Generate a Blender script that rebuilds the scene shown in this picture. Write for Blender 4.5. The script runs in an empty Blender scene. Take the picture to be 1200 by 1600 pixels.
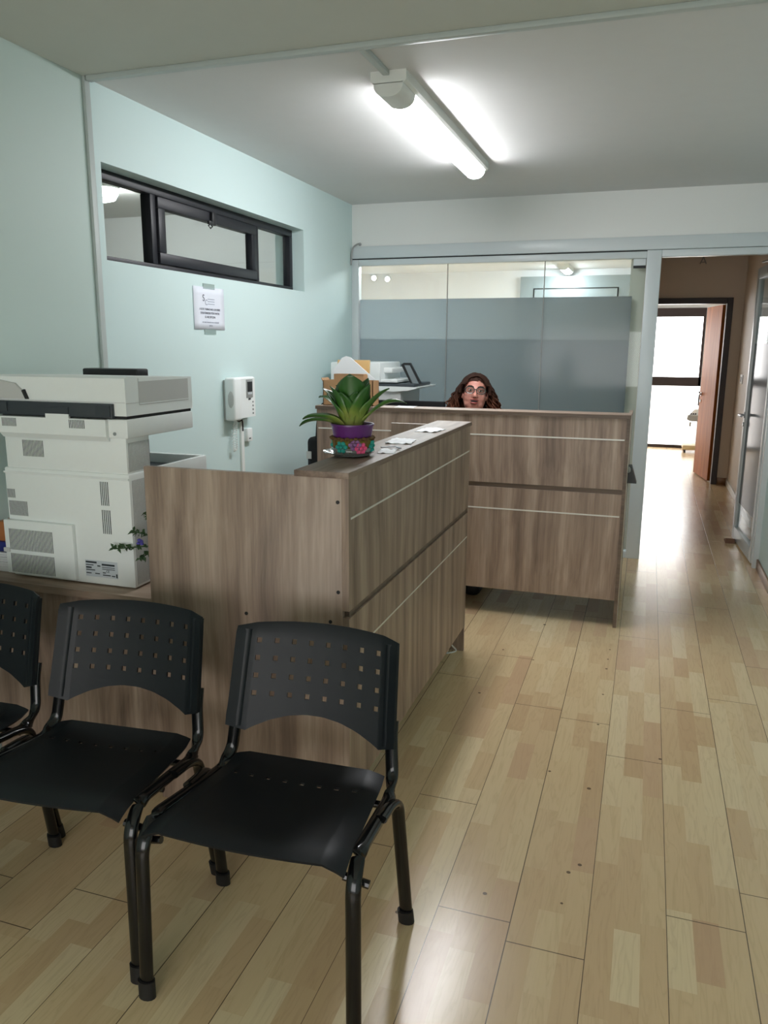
import bpy, bmesh, math, random
from mathutils import Vector, Matrix, noise

# ------------------------------------------------------------------ camera, light, exposure
SC = bpy.context.scene
COL = SC.collection
random.seed(7)
SC.view_settings.view_transform = 'Standard'
SC.view_settings.look = 'None'
SC.view_settings.gamma = 1.0
SC.view_settings.use_curve_mapping = False
SC.view_settings.exposure = 0.0
SC.cycles.use_denoising = True
SC.cycles.max_bounces = 10
SC.cycles.diffuse_bounces = 6
SC.cycles.glossy_bounces = 4
SC.cycles.transparent_max_bounces = 16
SC.cycles.sample_clamp_indirect = 6.0
SC.cycles.caustics_reflective = False
SC.cycles.caustics_refractive = False

TUBE_E = 60.0        # lit tube in this room
OFFICE_E = 110.0       # lamp of the office behind the glass
SIDE_E = 130.0         # lamp of the room behind the high window
REAR_FILL_E = 4.7         # soft fill light added behind the camera
DAY_E = 7.0         # overcast daylight behind the far window's frosted panes

cam = bpy.data.cameras.new('camera')
cam.lens = 1220.43 * 36 / 1600
cam.sensor_width = 36
cam.sensor_fit = 'AUTO'
cam.clip_start = 0.02
co = bpy.data.objects.new('camera', cam)
COL.objects.link(co)
yaw, pit, rol = 0.320661857, 0.209698459, -0.00580715
cy, sy, cp, sp, cr, sr = math.cos(yaw), math.sin(yaw), math.cos(pit), math.sin(pit), math.cos(rol), math.sin(rol)
fwd = Vector((-sy * cp, cy * cp, -sp)); rt = Vector((cy, sy, 0)); dn = fwd.cross(rt)
r2 = cr * rt + sr * dn; d2 = -sr * rt + cr * dn
co.matrix_world = Matrix(((r2.x, -d2.x, -fwd.x, 0), (r2.y, -d2.y, -fwd.y, 0), (r2.z, -d2.z, -fwd.z, 1.47), (0, 0, 0, 1)))
SC.camera = co

wd = bpy.data.worlds.new('world'); SC.world = wd
wd.use_nodes = True
wd.node_tree.nodes['Background'].inputs[0].default_value = (0.8, 0.9, 1, 1)
wd.node_tree.nodes['Background'].inputs[1].default_value = 1.0

# ------------------------------------------------------------------ materials
def mat(name):
    m = bpy.data.materials.new(name); m.use_nodes = True
    nt = m.node_tree
    return m, nt, nt.nodes['Principled BSDF']

def nd(nt, t, **kw):
    n = nt.nodes.new(t)
    for k, v in kw.items():
        if k.startswith('i_'):
            key = k[2:]
            key = int(key) if key.isdigit() else key
            if hasattr(v, 'links') or isinstance(v, bpy.types.NodeSocket):
                nt.links.new(v, n.inputs[key])
            else:
                n.inputs[key].default_value = v
        else:
            setattr(n, k, v)
    return n

def mth(nt, op, a, b=0.0, c=0.0):
    n = nt.nodes.new('ShaderNodeMath'); n.operation = op
    for i, v in enumerate((a, b, c)):
        if isinstance(v, bpy.types.NodeSocket): nt.links.new(v, n.inputs[i])
        else: n.inputs[i].default_value = v
    return n.outputs[0]

def mixc(nt, f, a, b, bt='MIX'):
    n = nt.nodes.new('ShaderNodeMix'); n.data_type = 'RGBA'; n.blend_type = bt
    for k, v in ((0, f), (6, a), (7, b)):
        if isinstance(v, bpy.types.NodeSocket): nt.links.new(v, n.inputs[k])
        elif k == 0: n.inputs[k].default_value = v
        else: n.inputs[k].default_value = (*v, 1) if len(v) == 3 else v
    return n.outputs[2]

def S(r, g, b):          # sRGB 0-255 -> linear
    f = lambda c: (c / 255 / 12.92) if c / 255 <= 0.04045 else ((c / 255 + 0.055) / 1.055) ** 2.4
    return (f(r), f(g), f(b))

def simple(name, col, rough=0.5, metal=0.0, spec=0.5, bump=0.0, scale=200.0, vary=0.0, coat=0.0):
    m, nt, b = mat(name)
    b.inputs['Base Color'].default_value = (*col, 1)
    b.inputs['Roughness'].default_value = rough
    b.inputs['Metallic'].default_value = metal
    b.inputs['Specular IOR Level'].default_value = spec
    b.inputs['Coat Weight'].default_value = coat
    tc = nd(nt, 'ShaderNodeTexCoord')
    nz = nd(nt, 'ShaderNodeTexNoise', i_Scale=scale, i_Detail=3.0, i_Vector=tc.outputs['Object'])
    if bump:
        bp = nd(nt, 'ShaderNodeBump', i_Strength=bump, i_Distance=0.002, i_Height=nz.outputs[0])
        nt.links.new(bp.outputs[0], b.inputs['Normal'])
    if vary:
        n2 = nd(nt, 'ShaderNodeTexNoise', i_Scale=scale * 0.05 + 1.0, i_Detail=4.0, i_Vector=tc.outputs['Object'])
        f = mth(nt, 'MULTIPLY_ADD', n2.outputs[0], 2 * vary, 1 - vary)
        mm = nd(nt, 'ShaderNodeVectorMath', operation='SCALE')
        mm.inputs[0].default_value = col
        nt.links.new(f, mm.inputs['Scale'])
        nt.links.new(mm.outputs[0], b.inputs['Base Color'])
    return m

def emit(name, col, s):
    m, nt, b = mat(name)
    b.inputs['Base Color'].default_value = (*col, 1)
    b.inputs['Emission Color'].default_value = (*col, 1)
    b.inputs['Emission Strength'].default_value = s
    b.inputs['Roughness'].default_value = 0.3
    return m

def wood(name, axis, c1, c2, c3, rough=0.45, sc=1.0):
    m, nt, b = mat(name)
    tc = nd(nt, 'ShaderNodeTexCoord')
    s = [16 * sc, 16 * sc, 16 * sc]; s[axis] = 0.9 * sc
    mp = nd(nt, 'ShaderNodeMapping'); mp.inputs['Scale'].default_value = s
    nt.links.new(tc.outputs['Object'], mp.inputs['Vector'])
    warp = nd(nt, 'ShaderNodeTexNoise', i_Scale=2.0, i_Detail=2.0, i_Vector=tc.outputs['Object'])
    add = nd(nt, 'ShaderNodeVectorMath', operation='MULTIPLY_ADD')
    add.inputs[1].default_value = (1.2, 1.2, 1.2)
    nt.links.new(warp.outputs['Color'], add.inputs[0]); nt.links.new(mp.outputs[0], add.inputs[2])
    n1 = nd(nt, 'ShaderNodeTexNoise', i_Scale=1.0, i_Detail=6.0, i_Roughness=0.6, i_Vector=add.outputs[0])
    s2 = [120 * sc] * 3; s2[axis] = 4 * sc
    mp2 = nd(nt, 'ShaderNodeMapping'); mp2.inputs['Scale'].default_value = s2
    nt.links.new(tc.outputs['Object'], mp2.inputs['Vector'])
    n2 = nd(nt, 'ShaderNodeTexNoise', i_Scale=1.0, i_Detail=3.0, i_Vector=mp2.outputs[0])
    rp = nd(nt, 'ShaderNodeValToRGB')
    e = rp.color_ramp.elements
    e[0].position = 0.34; e[0].color = (*c1, 1); e[1].position = 0.67; e[1].color = (*c3, 1)
    k = e.new(0.5); k.color = (*c2, 1)
    nt.links.new(n1.outputs[0], rp.inputs[0])
    fine = mth(nt, 'MULTIPLY_ADD', n2.outputs[0], 0.6, 0.7)
    vm = nd(nt, 'ShaderNodeVectorMath', operation='SCALE')
    nt.links.new(rp.outputs[0], vm.inputs[0]); nt.links.new(fine, vm.inputs['Scale'])
    nt.links.new(vm.outputs[0], b.inputs['Base Color'])
    b.inputs['Roughness'].default_value = rough
    bp = nd(nt, 'ShaderNodeBump', i_Strength=0.15, i_Distance=0.001, i_Height=n2.outputs[0])
    nt.links.new(bp.outputs[0], b.inputs['Normal'])
    return m

M = {}
OAK = (S(120, 101, 89), S(151, 130, 115), S(175, 155, 139))
M['oak_z'] = wood('taupe_oak_vertical', 2, *OAK)
M['oak_y'] = wood('taupe_oak_lengthwise', 1, S(106, 88, 78), S(130, 111, 99), S(152, 133, 119), rough=0.48)
M['oak_x'] = wood('taupe_oak_crosswise', 0, *OAK, rough=0.48)
for k_ in ('oak_x', 'oak_y'): M[k_].node_tree.nodes['Principled BSDF'].inputs['Specular IOR Level'].default_value = 0.3
M['oak_dark'] = wood('taupe_oak_groove', 0, S(92, 76, 64), S(104, 88, 75), S(118, 100, 86))
M['edge_band'] = simple('pale_edge_band', S(196, 184, 168), 0.4)
M['white_strip'] = simple('aluminium_inlay', S(225, 222, 215), 0.3)
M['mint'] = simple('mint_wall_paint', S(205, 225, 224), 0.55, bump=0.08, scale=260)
M['ceil_near'] = simple('ceiling_greyer_near', S(196, 199, 191), 0.7, bump=0.06, scale=240, vary=0.02)
M['mint_near'] = simple('mint_wall_greyer_near', S(190, 207, 202), 0.55, bump=0.08, scale=260)  # greyer than the mint beyond the cable channel
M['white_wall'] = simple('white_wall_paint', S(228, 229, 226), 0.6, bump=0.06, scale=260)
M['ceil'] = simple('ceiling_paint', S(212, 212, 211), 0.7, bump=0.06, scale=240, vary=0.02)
M['hall_wall'] = simple('warm_white_hall_paint', S(222, 211, 197), 0.6, bump=0.06)
M['alu'] = simple('white_aluminium', S(205, 212, 214), 0.35, metal=0.0, spec=0.6)
M['pvc'] = simple('white_pvc', S(226, 228, 224), 0.4)
M['channel'] = simple('off_white_pvc', S(182, 190, 188), 0.45)
M['black_frame'] = simple('black_window_frame', S(22, 24, 32), 0.45)
M['dark_gap'] = simple('dark_gap', S(24, 25, 27), 0.6)
M['brown_frame'] = simple('dark_brown_frame', S(46, 34, 32), 0.4)
M['orange_wood'] = wood('orange_door_veneer', 2, S(160, 90, 36), S(172, 100, 44), S(184, 110, 52), rough=0.5, sc=0.7)
M['orange_wood'].node_tree.nodes['Principled BSDF'].inputs['Specular IOR Level'].default_value = 0.15
M['skirt_wood'] = wood('brown_skirting_wood', 0, S(120, 88, 58), S(136, 102, 70), S(150, 116, 82), rough=0.35)
M['skirt_wood_y'] = wood('brown_skirting_wood_lengthwise', 1, S(120, 88, 58), S(136, 102, 70), S(150, 116, 82), rough=0.35)
M['chair_plastic'] = simple('black_chair_plastic', S(16, 21, 26), 0.42, spec=0.3, bump=0.12, scale=900)
M['chair_metal'] = simple('black_gloss_tube', S(10, 11, 13), 0.16, spec=0.4, coat=0.15)
M['rubber'] = simple('black_rubber', S(18, 18, 19), 0.6)
M['printer_white'] = simple('printer_white_plastic', S(236, 240, 239), 0.42, bump=0.05, scale=900, vary=0.015)
M['printer_grey'] = simple('printer_grey_plastic', S(196, 196, 194), 0.45)
M['printer_dark'] = simple('printer_charcoal_plastic', S(52, 58, 64), 0.45)
M['vent_grey'] = simple('printer_rib_grey', S(110, 112, 112), 0.5)
M['black_plastic'] = simple('black_plastic', S(24, 25, 28), 0.4)
M['monitor_black'] = simple('matt_black_plastic', S(10, 11, 14), 0.6, spec=0.25)
M['screen'] = simple('dark_screen', S(60, 66, 74), 0.15)
M['screen_pale'] = simple('pale_screen', S(128, 138, 142), 0.2)
M['paper'] = simple('white_paper', S(236, 237, 240), 0.7)
M['paper_blue'] = simple('notice_paper', S(226, 230, 240), 0.6)
M['ink'] = simple('dark_ink', S(62, 66, 84), 0.7)
M['ink_pale'] = simple('grey_ink', S(150, 156, 172), 0.7)
M['ink_black'] = simple('black_ink', S(40, 48, 52), 0.7)
M['label_grey'] = simple('label_paper', S(200, 206, 212), 0.5)
M['carton'] = simple('brown_cardboard', S(168, 130, 92), 0.75, bump=0.1, scale=120, vary=0.05)
M['kraft'] = simple('kraft_envelope', S(222, 186, 128), 0.6, vary=0.04)
M['purple'] = simple('purple_pot_plastic', S(92, 30, 108), 0.3)
M['soil'] = simple('dark_soil', S(60, 46, 36), 0.9, bump=0.8, scale=90, vary=0.3)
M['yarn_brown'] = simple('brown_yarn', S(104, 78, 44), 0.9, bump=0.9, scale=330, vary=0.15)
M['yarn_olive'] = simple('olive_yarn', S(112, 98, 34), 0.9, bump=0.9, scale=330, vary=0.15)
M['yarn_teal'] = simple('teal_yarn', S(48, 160, 148), 0.9, bump=0.8, scale=330)
M['yarn_pink'] = simple('pink_yarn', S(240, 96, 144), 0.9, bump=0.8, scale=330)
M['yarn_lilac'] = simple('lilac_yarn', S(150, 106, 156), 0.9, bump=0.8, scale=330)
M['steel'] = simple('brushed_steel', S(176, 178, 180), 0.3, metal=0.9)
M['beige_plastic'] = simple('beige_plastic', S(196, 178, 140), 0.45)
M['grey_plastic'] = simple('grey_plastic', S(150, 152, 150), 0.5)
M['blue_cloth'] = simple('blue_folder_plastic', S(34, 44, 120), 0.4)
M['orange_card'] = simple('orange_brown_card', S(168, 104, 56), 0.6)
M['black_cloth'] = simple('black_nylon', S(26, 27, 32), 0.75, bump=0.4, scale=600)
M['sprig_green'] = simple('dull_green_leaf', S(54, 82, 48), 0.6, vary=0.2)
M['sprig_purple'] = simple('violet_petal', S(86, 78, 168), 0.6)
M['wedge_brown'] = simple('brown_rubber', S(110, 80, 62), 0.7, bump=0.3)
M['skin'] = None
M['shirt'] = simple('dark_blue_cloth', S(46, 50, 66), 0.85, bump=0.3, scale=500)
M['trousers'] = simple('dark_grey_cloth', S(40, 40, 44), 0.85, bump=0.3, scale=500)
M['eye_white'] = simple('eye_white', S(228, 220, 214), 0.2)
M['iris'] = simple('dark_iris', S(52, 34, 26), 0.2)
M['brow'] = simple('dark_brow_hair', S(48, 30, 24), 0.8)
M['lip'] = simple('lip_skin', S(168, 84, 80), 0.4)
M['mouth_dark'] = simple('mouth_inside', S(48, 20, 20), 0.6)
M['glasses'] = simple('grey_green_acetate', S(58, 66, 64), 0.2)
M['office_grey'] = simple('pale_grey_laminate', S(138, 148, 150), 0.4)
M['office_wall'] = simple('office_wall_paint', S(236, 238, 240), 0.6)

# tube diffuser, lamps, daylight
M['tube'] = emit('lit_diffuser', (0.97, 0.975, 1.0), TUBE_E)
M['office_lamp'] = emit('lit_office_diffuser', (0.95, 0.98, 1.0), OFFICE_E)
M['office_panel'] = emit('lit_office_panel', (0.93, 0.965, 1.0), OFFICE_E * 0.35)
M['side_lamp'] = emit('lit_room_lamp', (1.0, 0.98, 0.94), SIDE_E)
M['spot'] = emit('lit_spot', (1.0, 1.0, 1.0), 5.0)
M['day'] = emit('daylit_frosted_pane', (1.0, 0.99, 0.99), DAY_E)
M['rear_fill'] = emit('rear_fill_glow', (1.0, 0.985, 0.99), REAR_FILL_E)
M['day_low'] = emit('daylit_lower_panel', (1.0, 0.98, 0.97), DAY_E * 0.42)

def skin_mat():
    m, nt, b = mat('skin')
    tc = nd(nt, 'ShaderNodeTexCoord')
    nz = nd(nt, 'ShaderNodeTexNoise', i_Scale=45.0, i_Detail=3.0, i_Vector=tc.outputs['Object'])
    c = mixc(nt, nz.outputs[0], S(204, 136, 120), S(220, 154, 138))
    nt.links.new(c, b.inputs['Base Color'])
    b.inputs['Roughness'].default_value = 0.45
    b.inputs['Subsurface Weight'].default_value = 0.05
    return m
M['skin'] = skin_mat()

def hair_mat():
    m, nt, b = mat('brown_curly_hair')
    tc = nd(nt, 'ShaderNodeTexCoord')
    nz = nd(nt, 'ShaderNodeTexNoise', i_Scale=60.0, i_Detail=3.0, i_Vector=tc.outputs['Object'])
    sep = nd(nt, 'ShaderNodeSeparateXYZ'); nt.links.new(tc.outputs['Object'], sep.inputs[0])
    dye = mth(nt, 'MULTIPLY_ADD', sep.outputs[2], -6.0, 7.15)     # hair is dyed lighter towards its tips
    dye.node.use_clamp = True
    c = mixc(nt, nz.outputs[0], S(38, 24, 20), S(66, 42, 32))
    c2 = mixc(nt, dye, c, S(112, 66, 44))
    nt.links.new(c2, b.inputs['Base Color']); b.inputs['Roughness'].default_value = 0.7; b.inputs['Specular IOR Level'].default_value = 0.15
    return m
M['hair'] = hair_mat()

def glass_mat(name, tint, frost, transl=0.5, diff=0.12, gl=0.08):
    m = bpy.data.materials.new(name); m.use_nodes = True
    nt = m.node_tree; nt.nodes.clear()
    out = nd(nt, 'ShaderNodeOutputMaterial')
    tr = nd(nt, 'ShaderNodeBsdfTransparent'); tr.inputs[0].default_value = (*tint, 1)
    gls = nd(nt, 'ShaderNodeBsdfGlossy'); gls.inputs['Roughness'].default_value = 0.02 + 0.1 * frost
    fr = nd(nt, 'ShaderNodeFresnel')
    geo = nd(nt, 'ShaderNodeNewGeometry')
    nt.links.new(mth(nt, 'MULTIPLY_ADD', geo.outputs['Backfacing'], 1 / 1.45 - 1.45, 1.45), fr.inputs[0])
    sh = tr.outputs[0]
    if frost > 0:
        tl = nd(nt, 'ShaderNodeBsdfTranslucent'); tl.inputs[0].default_value = (*tint, 1)
        df = nd(nt, 'ShaderNodeBsdfDiffuse'); df.inputs[0].default_value = (*tint, 1)
        m1 = nd(nt, 'ShaderNodeMixShader', i_0=transl, i_1=tr.outputs[0], i_2=tl.outputs[0])
        m2 = nd(nt, 'ShaderNodeMixShader', i_0=diff, i_1=m1.outputs[0], i_2=df.outputs[0])
        sh = m2.outputs[0]
    f = mth(nt, 'MULTIPLY', fr.outputs[0], gl / 0.04)
    f.node.use_clamp = True
    m3 = nd(nt, 'ShaderNodeMixShader', i_0=f, i_1=sh, i_2=gls.outputs[0])
    nt.links.new(m3.outputs[0], out.inputs[0])
    return m
M['glass'] = glass_mat('clear_glass', (0.90, 0.95, 0.95), 0, gl=0.026)
M['glass_frost'] = glass_mat('frosted_film_light', S(168, 178, 181), 1.0, 0.45, 0.2, 0.03)
M['glass_frost_low'] = glass_mat('frosted_film', S(150, 161, 165), 1.0, 0.50, 0.25, 0.03)
M['lens'] = glass_mat('spectacle_lens', (0.9, 0.92, 0.92), 0, gl=0.05)
M['saucer'] = glass_mat('clear_plastic', (0.86, 0.9, 0.9), 1.0, 0.2, 0.15, 0.08)

def floor_mat():
    m, nt, b = mat('maple_strip_laminate')
    tc = nd(nt, 'ShaderNodeTexCoord')
    sep = nd(nt, 'ShaderNodeSeparateXYZ'); nt.links.new(tc.outputs['Object'], sep.inputs[0])
    X, Y = sep.outputs[0], sep.outputs[1]
    SW = 0.1935 / 3
    xs = mth(nt, 'DIVIDE', mth(nt, 'SUBTRACT', X, 0.147), SW)
    row = mth(nt, 'FLOOR', xs)
    def wn(a, bb=0.0, off=0.0):
        cx = nd(nt, 'ShaderNodeCombineXYZ', i_2=off)
        for i, v in ((0, a), (1, bb)):
            if isinstance(v, bpy.types.NodeSocket): nt.links.new(v, cx.inputs[i])
            else: cx.inputs[i].default_value = v
        w = nd(nt, 'ShaderNodeTexWhiteNoise', noise_dimensions='3D'); nt.links.new(cx.outputs[0], w.inputs['Vector'])
        return w.outputs['Value'], w.outputs['Color']
    r0, _ = wn(row, 0.0, 3.0)
    L = mth(nt, 'MULTIPLY_ADD', r0, 0.12, 0.30)
    ys = mth(nt, 'DIVIDE', mth(nt, 'ADD', Y, mth(nt, 'MULTIPLY', r0, 17.3)), L)
    # jitter strip lengths
    ys = mth(nt, 'ADD', ys, mth(nt, 'MULTIPLY', mth(nt, 'SINE', mth(nt, 'MULTIPLY', ys, 2.3)), 0.22))
    cell = mth(nt, 'FLOOR', ys)
    rv, rc = wn(row, cell, 1.0)
    rv2, _ = wn(row, cell, 9.0)
    # grain along y
    gx = nd(nt, 'ShaderNodeCombineXYZ')
    nt.links.new(mth(nt, 'ADD', mth(nt, 'MULTIPLY', X, 30.0), mth(nt, 'MULTIPLY', rv, 60.0)), gx.inputs[0])
    nt.links.new(mth(nt, 'ADD', mth(nt, 'MULTIPLY', Y, 3.2), mth(nt, 'MULTIPLY', rv2, 40.0)), gx.inputs[1])
    gn = nd(nt, 'ShaderNodeTexNoise', i_Scale=1.0, i_Detail=3.0, i_Distortion=0.6, i_Vector=gx.outputs[0])
    gw = mth(nt, 'PINGPONG', mth(nt, 'MULTIPLY', gn.outputs[0], 5.5), 0.5)
    gw = mth(nt, 'POWER', mth(nt, 'MULTIPLY', gw, 2.0), 3.0)
    fx = nd(nt, 'ShaderNodeCombineXYZ')
    nt.links.new(mth(nt, 'MULTIPLY', X, 240.0), fx.inputs[0]); nt.links.new(mth(nt, 'MULTIPLY', Y, 9.0), fx.inputs[1])
    fn = nd(nt, 'ShaderNodeTexNoise', i_Scale=1.0, i_Detail=2.0, i_Vector=fx.outputs[0])
    rp = nd(nt, 'ShaderNodeValToRGB')
    e = rp.color_ramp.elements
    e[0].position = 0.0; e[0].color = (*S(203, 172, 133), 1)
    e[1].position = 1.0; e[1].color = (*S(226, 206, 167), 1)
    k = e.new(0.3); k.color = (*S(212, 184, 144), 1)
    k = e.new(0.75); k.color = (*S(218, 193, 152), 1)
    nt.links.new(rv, rp.inputs[0])
    c = mixc(nt, mth(nt, 'MULTIPLY', gw, 0.22), rp.outputs[0], S(168, 138, 104))
    c = mixc(nt, mth(nt, 'MULTIPLY', mth(nt, 'GREATER_THAN', rv2, 0.86), 0.45), c, S(198, 160, 130))
    c = mixc(nt, mth(nt, 'MULTIPLY', fn.outputs[0], 0.18), c, S(178, 150, 116))
    # board joints: every three strips lengthwise, and an end joint per board
    bx = mth(nt, 'DIVIDE', xs, 3.0)
    board = mth(nt, 'FLOOR', bx)
    dx = mth(nt, 'MULTIPLY', mth(nt, 'ABSOLUTE', mth(nt, 'SUBTRACT', bx, mth(nt, 'ROUND', bx))), 0.1935)
    b0, _ = wn(board, 0.0, 21.0)
    # the end joints seen in the photograph sit at these offsets; other boards are random
    off = mth(nt, 'MULTIPLY', b0, 1.285)
    for bi, yy in ((0, 1.946), (-2, 1.718), (-4, 2.286), (1, 2.103), (2, 3.819)):
        is_b = mth(nt, 'COMPARE', board, float(bi), 0.4)
        off = mth(nt, 'ADD', mth(nt, 'MULTIPLY', off, mth(nt, 'SUBTRACT', 1.0, is_b)), mth(nt, 'MULTIPLY', is_b, -yy))
    by = mth(nt, 'DIVIDE', mth(nt, 'ADD', Y, off), 1.285)
    dy = mth(nt, 'MULTIPLY', mth(nt, 'ABSOLUTE', mth(nt, 'SUBTRACT', by, mth(nt, 'ROUND', by))), 1.285)
    b1, _ = wn(board, 0.0, 33.0)
    gapw = mth(nt, 'MULTIPLY_ADD', b1, 0.0012, 0.0004)
    jn = mth(nt, 'MAXIMUM', mth(nt, 'LESS_THAN', dx, gapw), mth(nt, 'LESS_THAN', dy, 0.0014))
    c = mixc(nt, mth(nt, 'MULTIPLY', jn, 0.85), c, S(58, 44, 34))
    # small dents and stuck specks of dirt
    for (sx_, sy_, rr) in ((-.435, 4.076, .008), (-.585, 3.648, .005), (-.083, 3.823, .005), (-.086, 3.693, .005), (-.087, 3.572, .006), (-.087, 3.282, .005),
                           (-.09, 2.991, .005), (.141, 2.789, .006), (-.091, 2.504, .007), (-.087, 2.083, .006), (-.115, 2.039, .006), (-.324, 1.874, .006),
                           (-.12, 1.903, .004), (-.596, 3.122, .006), (-.231, 2.573, .005), (-.53, 1.728, .006), (-.426, 3.567, .005)):
        d = mth(nt, 'ADD', mth(nt, 'POWER', mth(nt, 'SUBTRACT', X, sx_), 2.0), mth(nt, 'POWER', mth(nt, 'SUBTRACT', Y, sy_), 2.0))
        c = mixc(nt, mth(nt, 'MULTIPLY', mth(nt, 'LESS_THAN', d, rr * rr), 0.8), c, S(60, 42, 30))
    nt.links.new(c, b.inputs['Base Color'])
    rn = nd(nt, 'ShaderNodeTexNoise', i_Scale=3.0, i_Detail=3.0, i_Vector=tc.outputs['Object'])
    nt.links.new(mth(nt, 'MULTIPLY_ADD', rn.outputs[0], 0.06, 0.19), b.inputs['Roughness'])
    b.inputs['Specular IOR Level'].default_value = 0.5
    hgt = mth(nt, 'SUBTRACT', mth(nt, 'MULTIPLY', fn.outputs[0], 0.15), jn)
    bp = nd(nt, 'ShaderNodeBump', i_Strength=0.25, i_Distance=0.0015, i_Height=hgt)
    nt.links.new(bp.outputs[0], b.inputs['Normal'])
    return m
M['floor'] = floor_mat()

def leaf_mat():
    m, nt, b = mat('variegated_leaf')
    tc = nd(nt, 'ShaderNodeTexCoord')
    at = nd(nt, 'ShaderNodeAttribute', attribute_name='along')       # 0 at the leaf's root, 1 at its tip
    nz = nd(nt, 'ShaderNodeTexNoise', i_Scale=60.0, i_Detail=3.0, i_Vector=tc.outputs['Object'])
    wv = nd(nt, 'ShaderNodeTexNoise', i_Scale=9.0, i_Detail=2.0, i_Vector=tc.outputs['Object'])
    f = mth(nt, 'ADD', at.outputs['Fac'], mth(nt, 'MULTIPLY_ADD', wv.outputs[0], 0.5, -0.25))
    rp = nd(nt, 'ShaderNodeValToRGB')
    e = rp.color_ramp.elements
    e[0].position = 0.0; e[0].color = (*S(168, 160, 96), 1)
    e[1].position = 1.0; e[1].color = (*S(48, 92, 42), 1)
    k = e.new(0.28); k.color = (*S(140, 156, 70), 1)
    k = e.new(0.48); k.color = (*S(62, 112, 40), 1)
    nt.links.new(f, rp.inputs[0])
    c = mixc(nt, mth(nt, 'MULTIPLY', nz.outputs[0], 0.35), rp.outputs[0], S(40, 86, 32))
    nt.links.new(c, b.inputs['Base Color']); b.inputs['Roughness'].default_value = 0.32
    return m
M['leaf'] = leaf_mat()

# ------------------------------------------------------------------ geometry helpers
def bm_new(): return bmesh.new()

def box(bm, x0, x1, y0, y1, z0, z1, bev=0.0, seg=2):
    g = bmesh.ops.create_cube(bm, size=1.0)
    vs = g['verts']
    for v in vs:
        v.co = Vector(((x0 + x1) / 2 + v.co.x * (x1 - x0), (y0 + y1) / 2 + v.co.y * (y1 - y0), (z0 + z1) / 2 + v.co.z * (z1 - z0)))
    if bev > 0:
        es = list({e for v in vs for e in v.link_edges})
        r = bmesh.ops.bevel(bm, geom=es, offset=bev, segments=seg, profile=0.5, affect='EDGES')
        return r['verts']
    return vs

def prism(bm, pts, axis, a0, a1):
    """closed polygon pts in the plane across 'axis', pulled from a0 to a1"""
    def P(p, a):
        if axis == 0: return Vector((a, p[0], p[1]))
        if axis == 1: return Vector((p[0], a, p[1]))
        return Vector((p[0], p[1], a))
    v0 = [bm.verts.new(P(p, a0)) for p in pts]
    v1 = [bm.verts.new(P(p, a1)) for p in pts]
    n = len(pts)
    bm.faces.new(v0); bm.faces.new(list(reversed(v1)))
    for i in range(n):
        bm.faces.new((v0[i], v0[(i + 1) % n], v1[(i + 1) % n], v1[i]))
    return v0 + v1

def tube(bm, pts, rad, sides=10, flat=None, cap=True):
    """swept tube; rad a number or a list; flat=(a, b, up) gives an oval section"""
    pts = [Vector(p) for p in pts]
    n = len(pts)
    rings = []
    prev = None
    for i, p in enumerate(pts):
        t = (pts[min(i + 1, n - 1)] - pts[max(i - 1, 0)]).normalized()
        ref = Vector(flat[2]) if flat else (prev if prev is not None else (Vector((0, 0, 1)) if abs(t.z) < 0.9 else Vector((1, 0, 0))))
        u = (ref - t * ref.dot(t))
        if u.length < 1e-5: u = t.orthogonal()
        u.normalize(); prev = u
        w = t.cross(u)
        r = rad[i] if isinstance(rad, (list, tuple)) else rad
        ra, rb = (r * flat[0], r * flat[1]) if flat else (r, r)
        rings.append([bm.verts.new(p + u * (ra * math.cos(2 * math.pi * k / sides)) + w * (rb * math.sin(2 * math.pi * k / sides))) for k in range(sides)])
    for i in range(n - 1):
        for k in range(sides):
            bm.faces.new((rings[i][k], rings[i][(k + 1) % sides], rings[i + 1][(k + 1) % sides], rings[i + 1][k]))
    if cap:
        bm.faces.new(list(reversed(rings[0]))); bm.faces.new(rings[-1])

def lathe(bm, prof, c=(0, 0), seg=32, cap=True):
    rings = []
    for r, z in prof:
        rings.append([bm.verts.new((c[0] + r * math.cos(2 * math.pi * k / seg), c[1] + r * math.sin(2 * math.pi * k / seg), z)) for k in range(seg)])
    for i in range(len(prof) - 1):
        for k in range(seg):
            bm.faces.new((rings[i][k], rings[i][(k + 1) % seg], rings[i + 1][(k + 1) % seg], rings[i + 1][k]))
    if cap:
        bm.faces.new(list(reversed(rings[0]))); bm.faces.new(rings[-1])

def smooth_path(pts, n=6):
    """Catmull-Rom through pts"""
    P = [Vector(p) for p in pts]
    out = []
    for i in range(len(P) - 1):
        p0 = P[max(i - 1, 0)]; p1 = P[i]; p2 = P[i + 1]; p3 = P[min(i + 2, len(P) - 1)]
        for k in range(n):
            t = k / n
            out.append(0.5 * ((2 * p1) + (p2 - p0) * t + (2 * p0 - 5 * p1 + 4 * p2 - p3) * t * t + (3 * p1 - p0 - 3 * p2 + p3) * t ** 3))
    out.append(P[-1])
    return out

def ball(bm, c, r, sub=2, rot=None):
    g = bmesh.ops.create_icosphere(bm, subdivisions=sub, radius=1.0)
    rr = Vector(r) if isinstance(r, (tuple, list)) else Vector((r, r, r))
    for v in g['verts']:
        p = Vector((v.co.x * rr.x, v.co.y * rr.y, v.co.z * rr.z))
        if rot is not None: p = rot @ p
        v.co = p + Vector(c)
    return g['verts']

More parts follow.
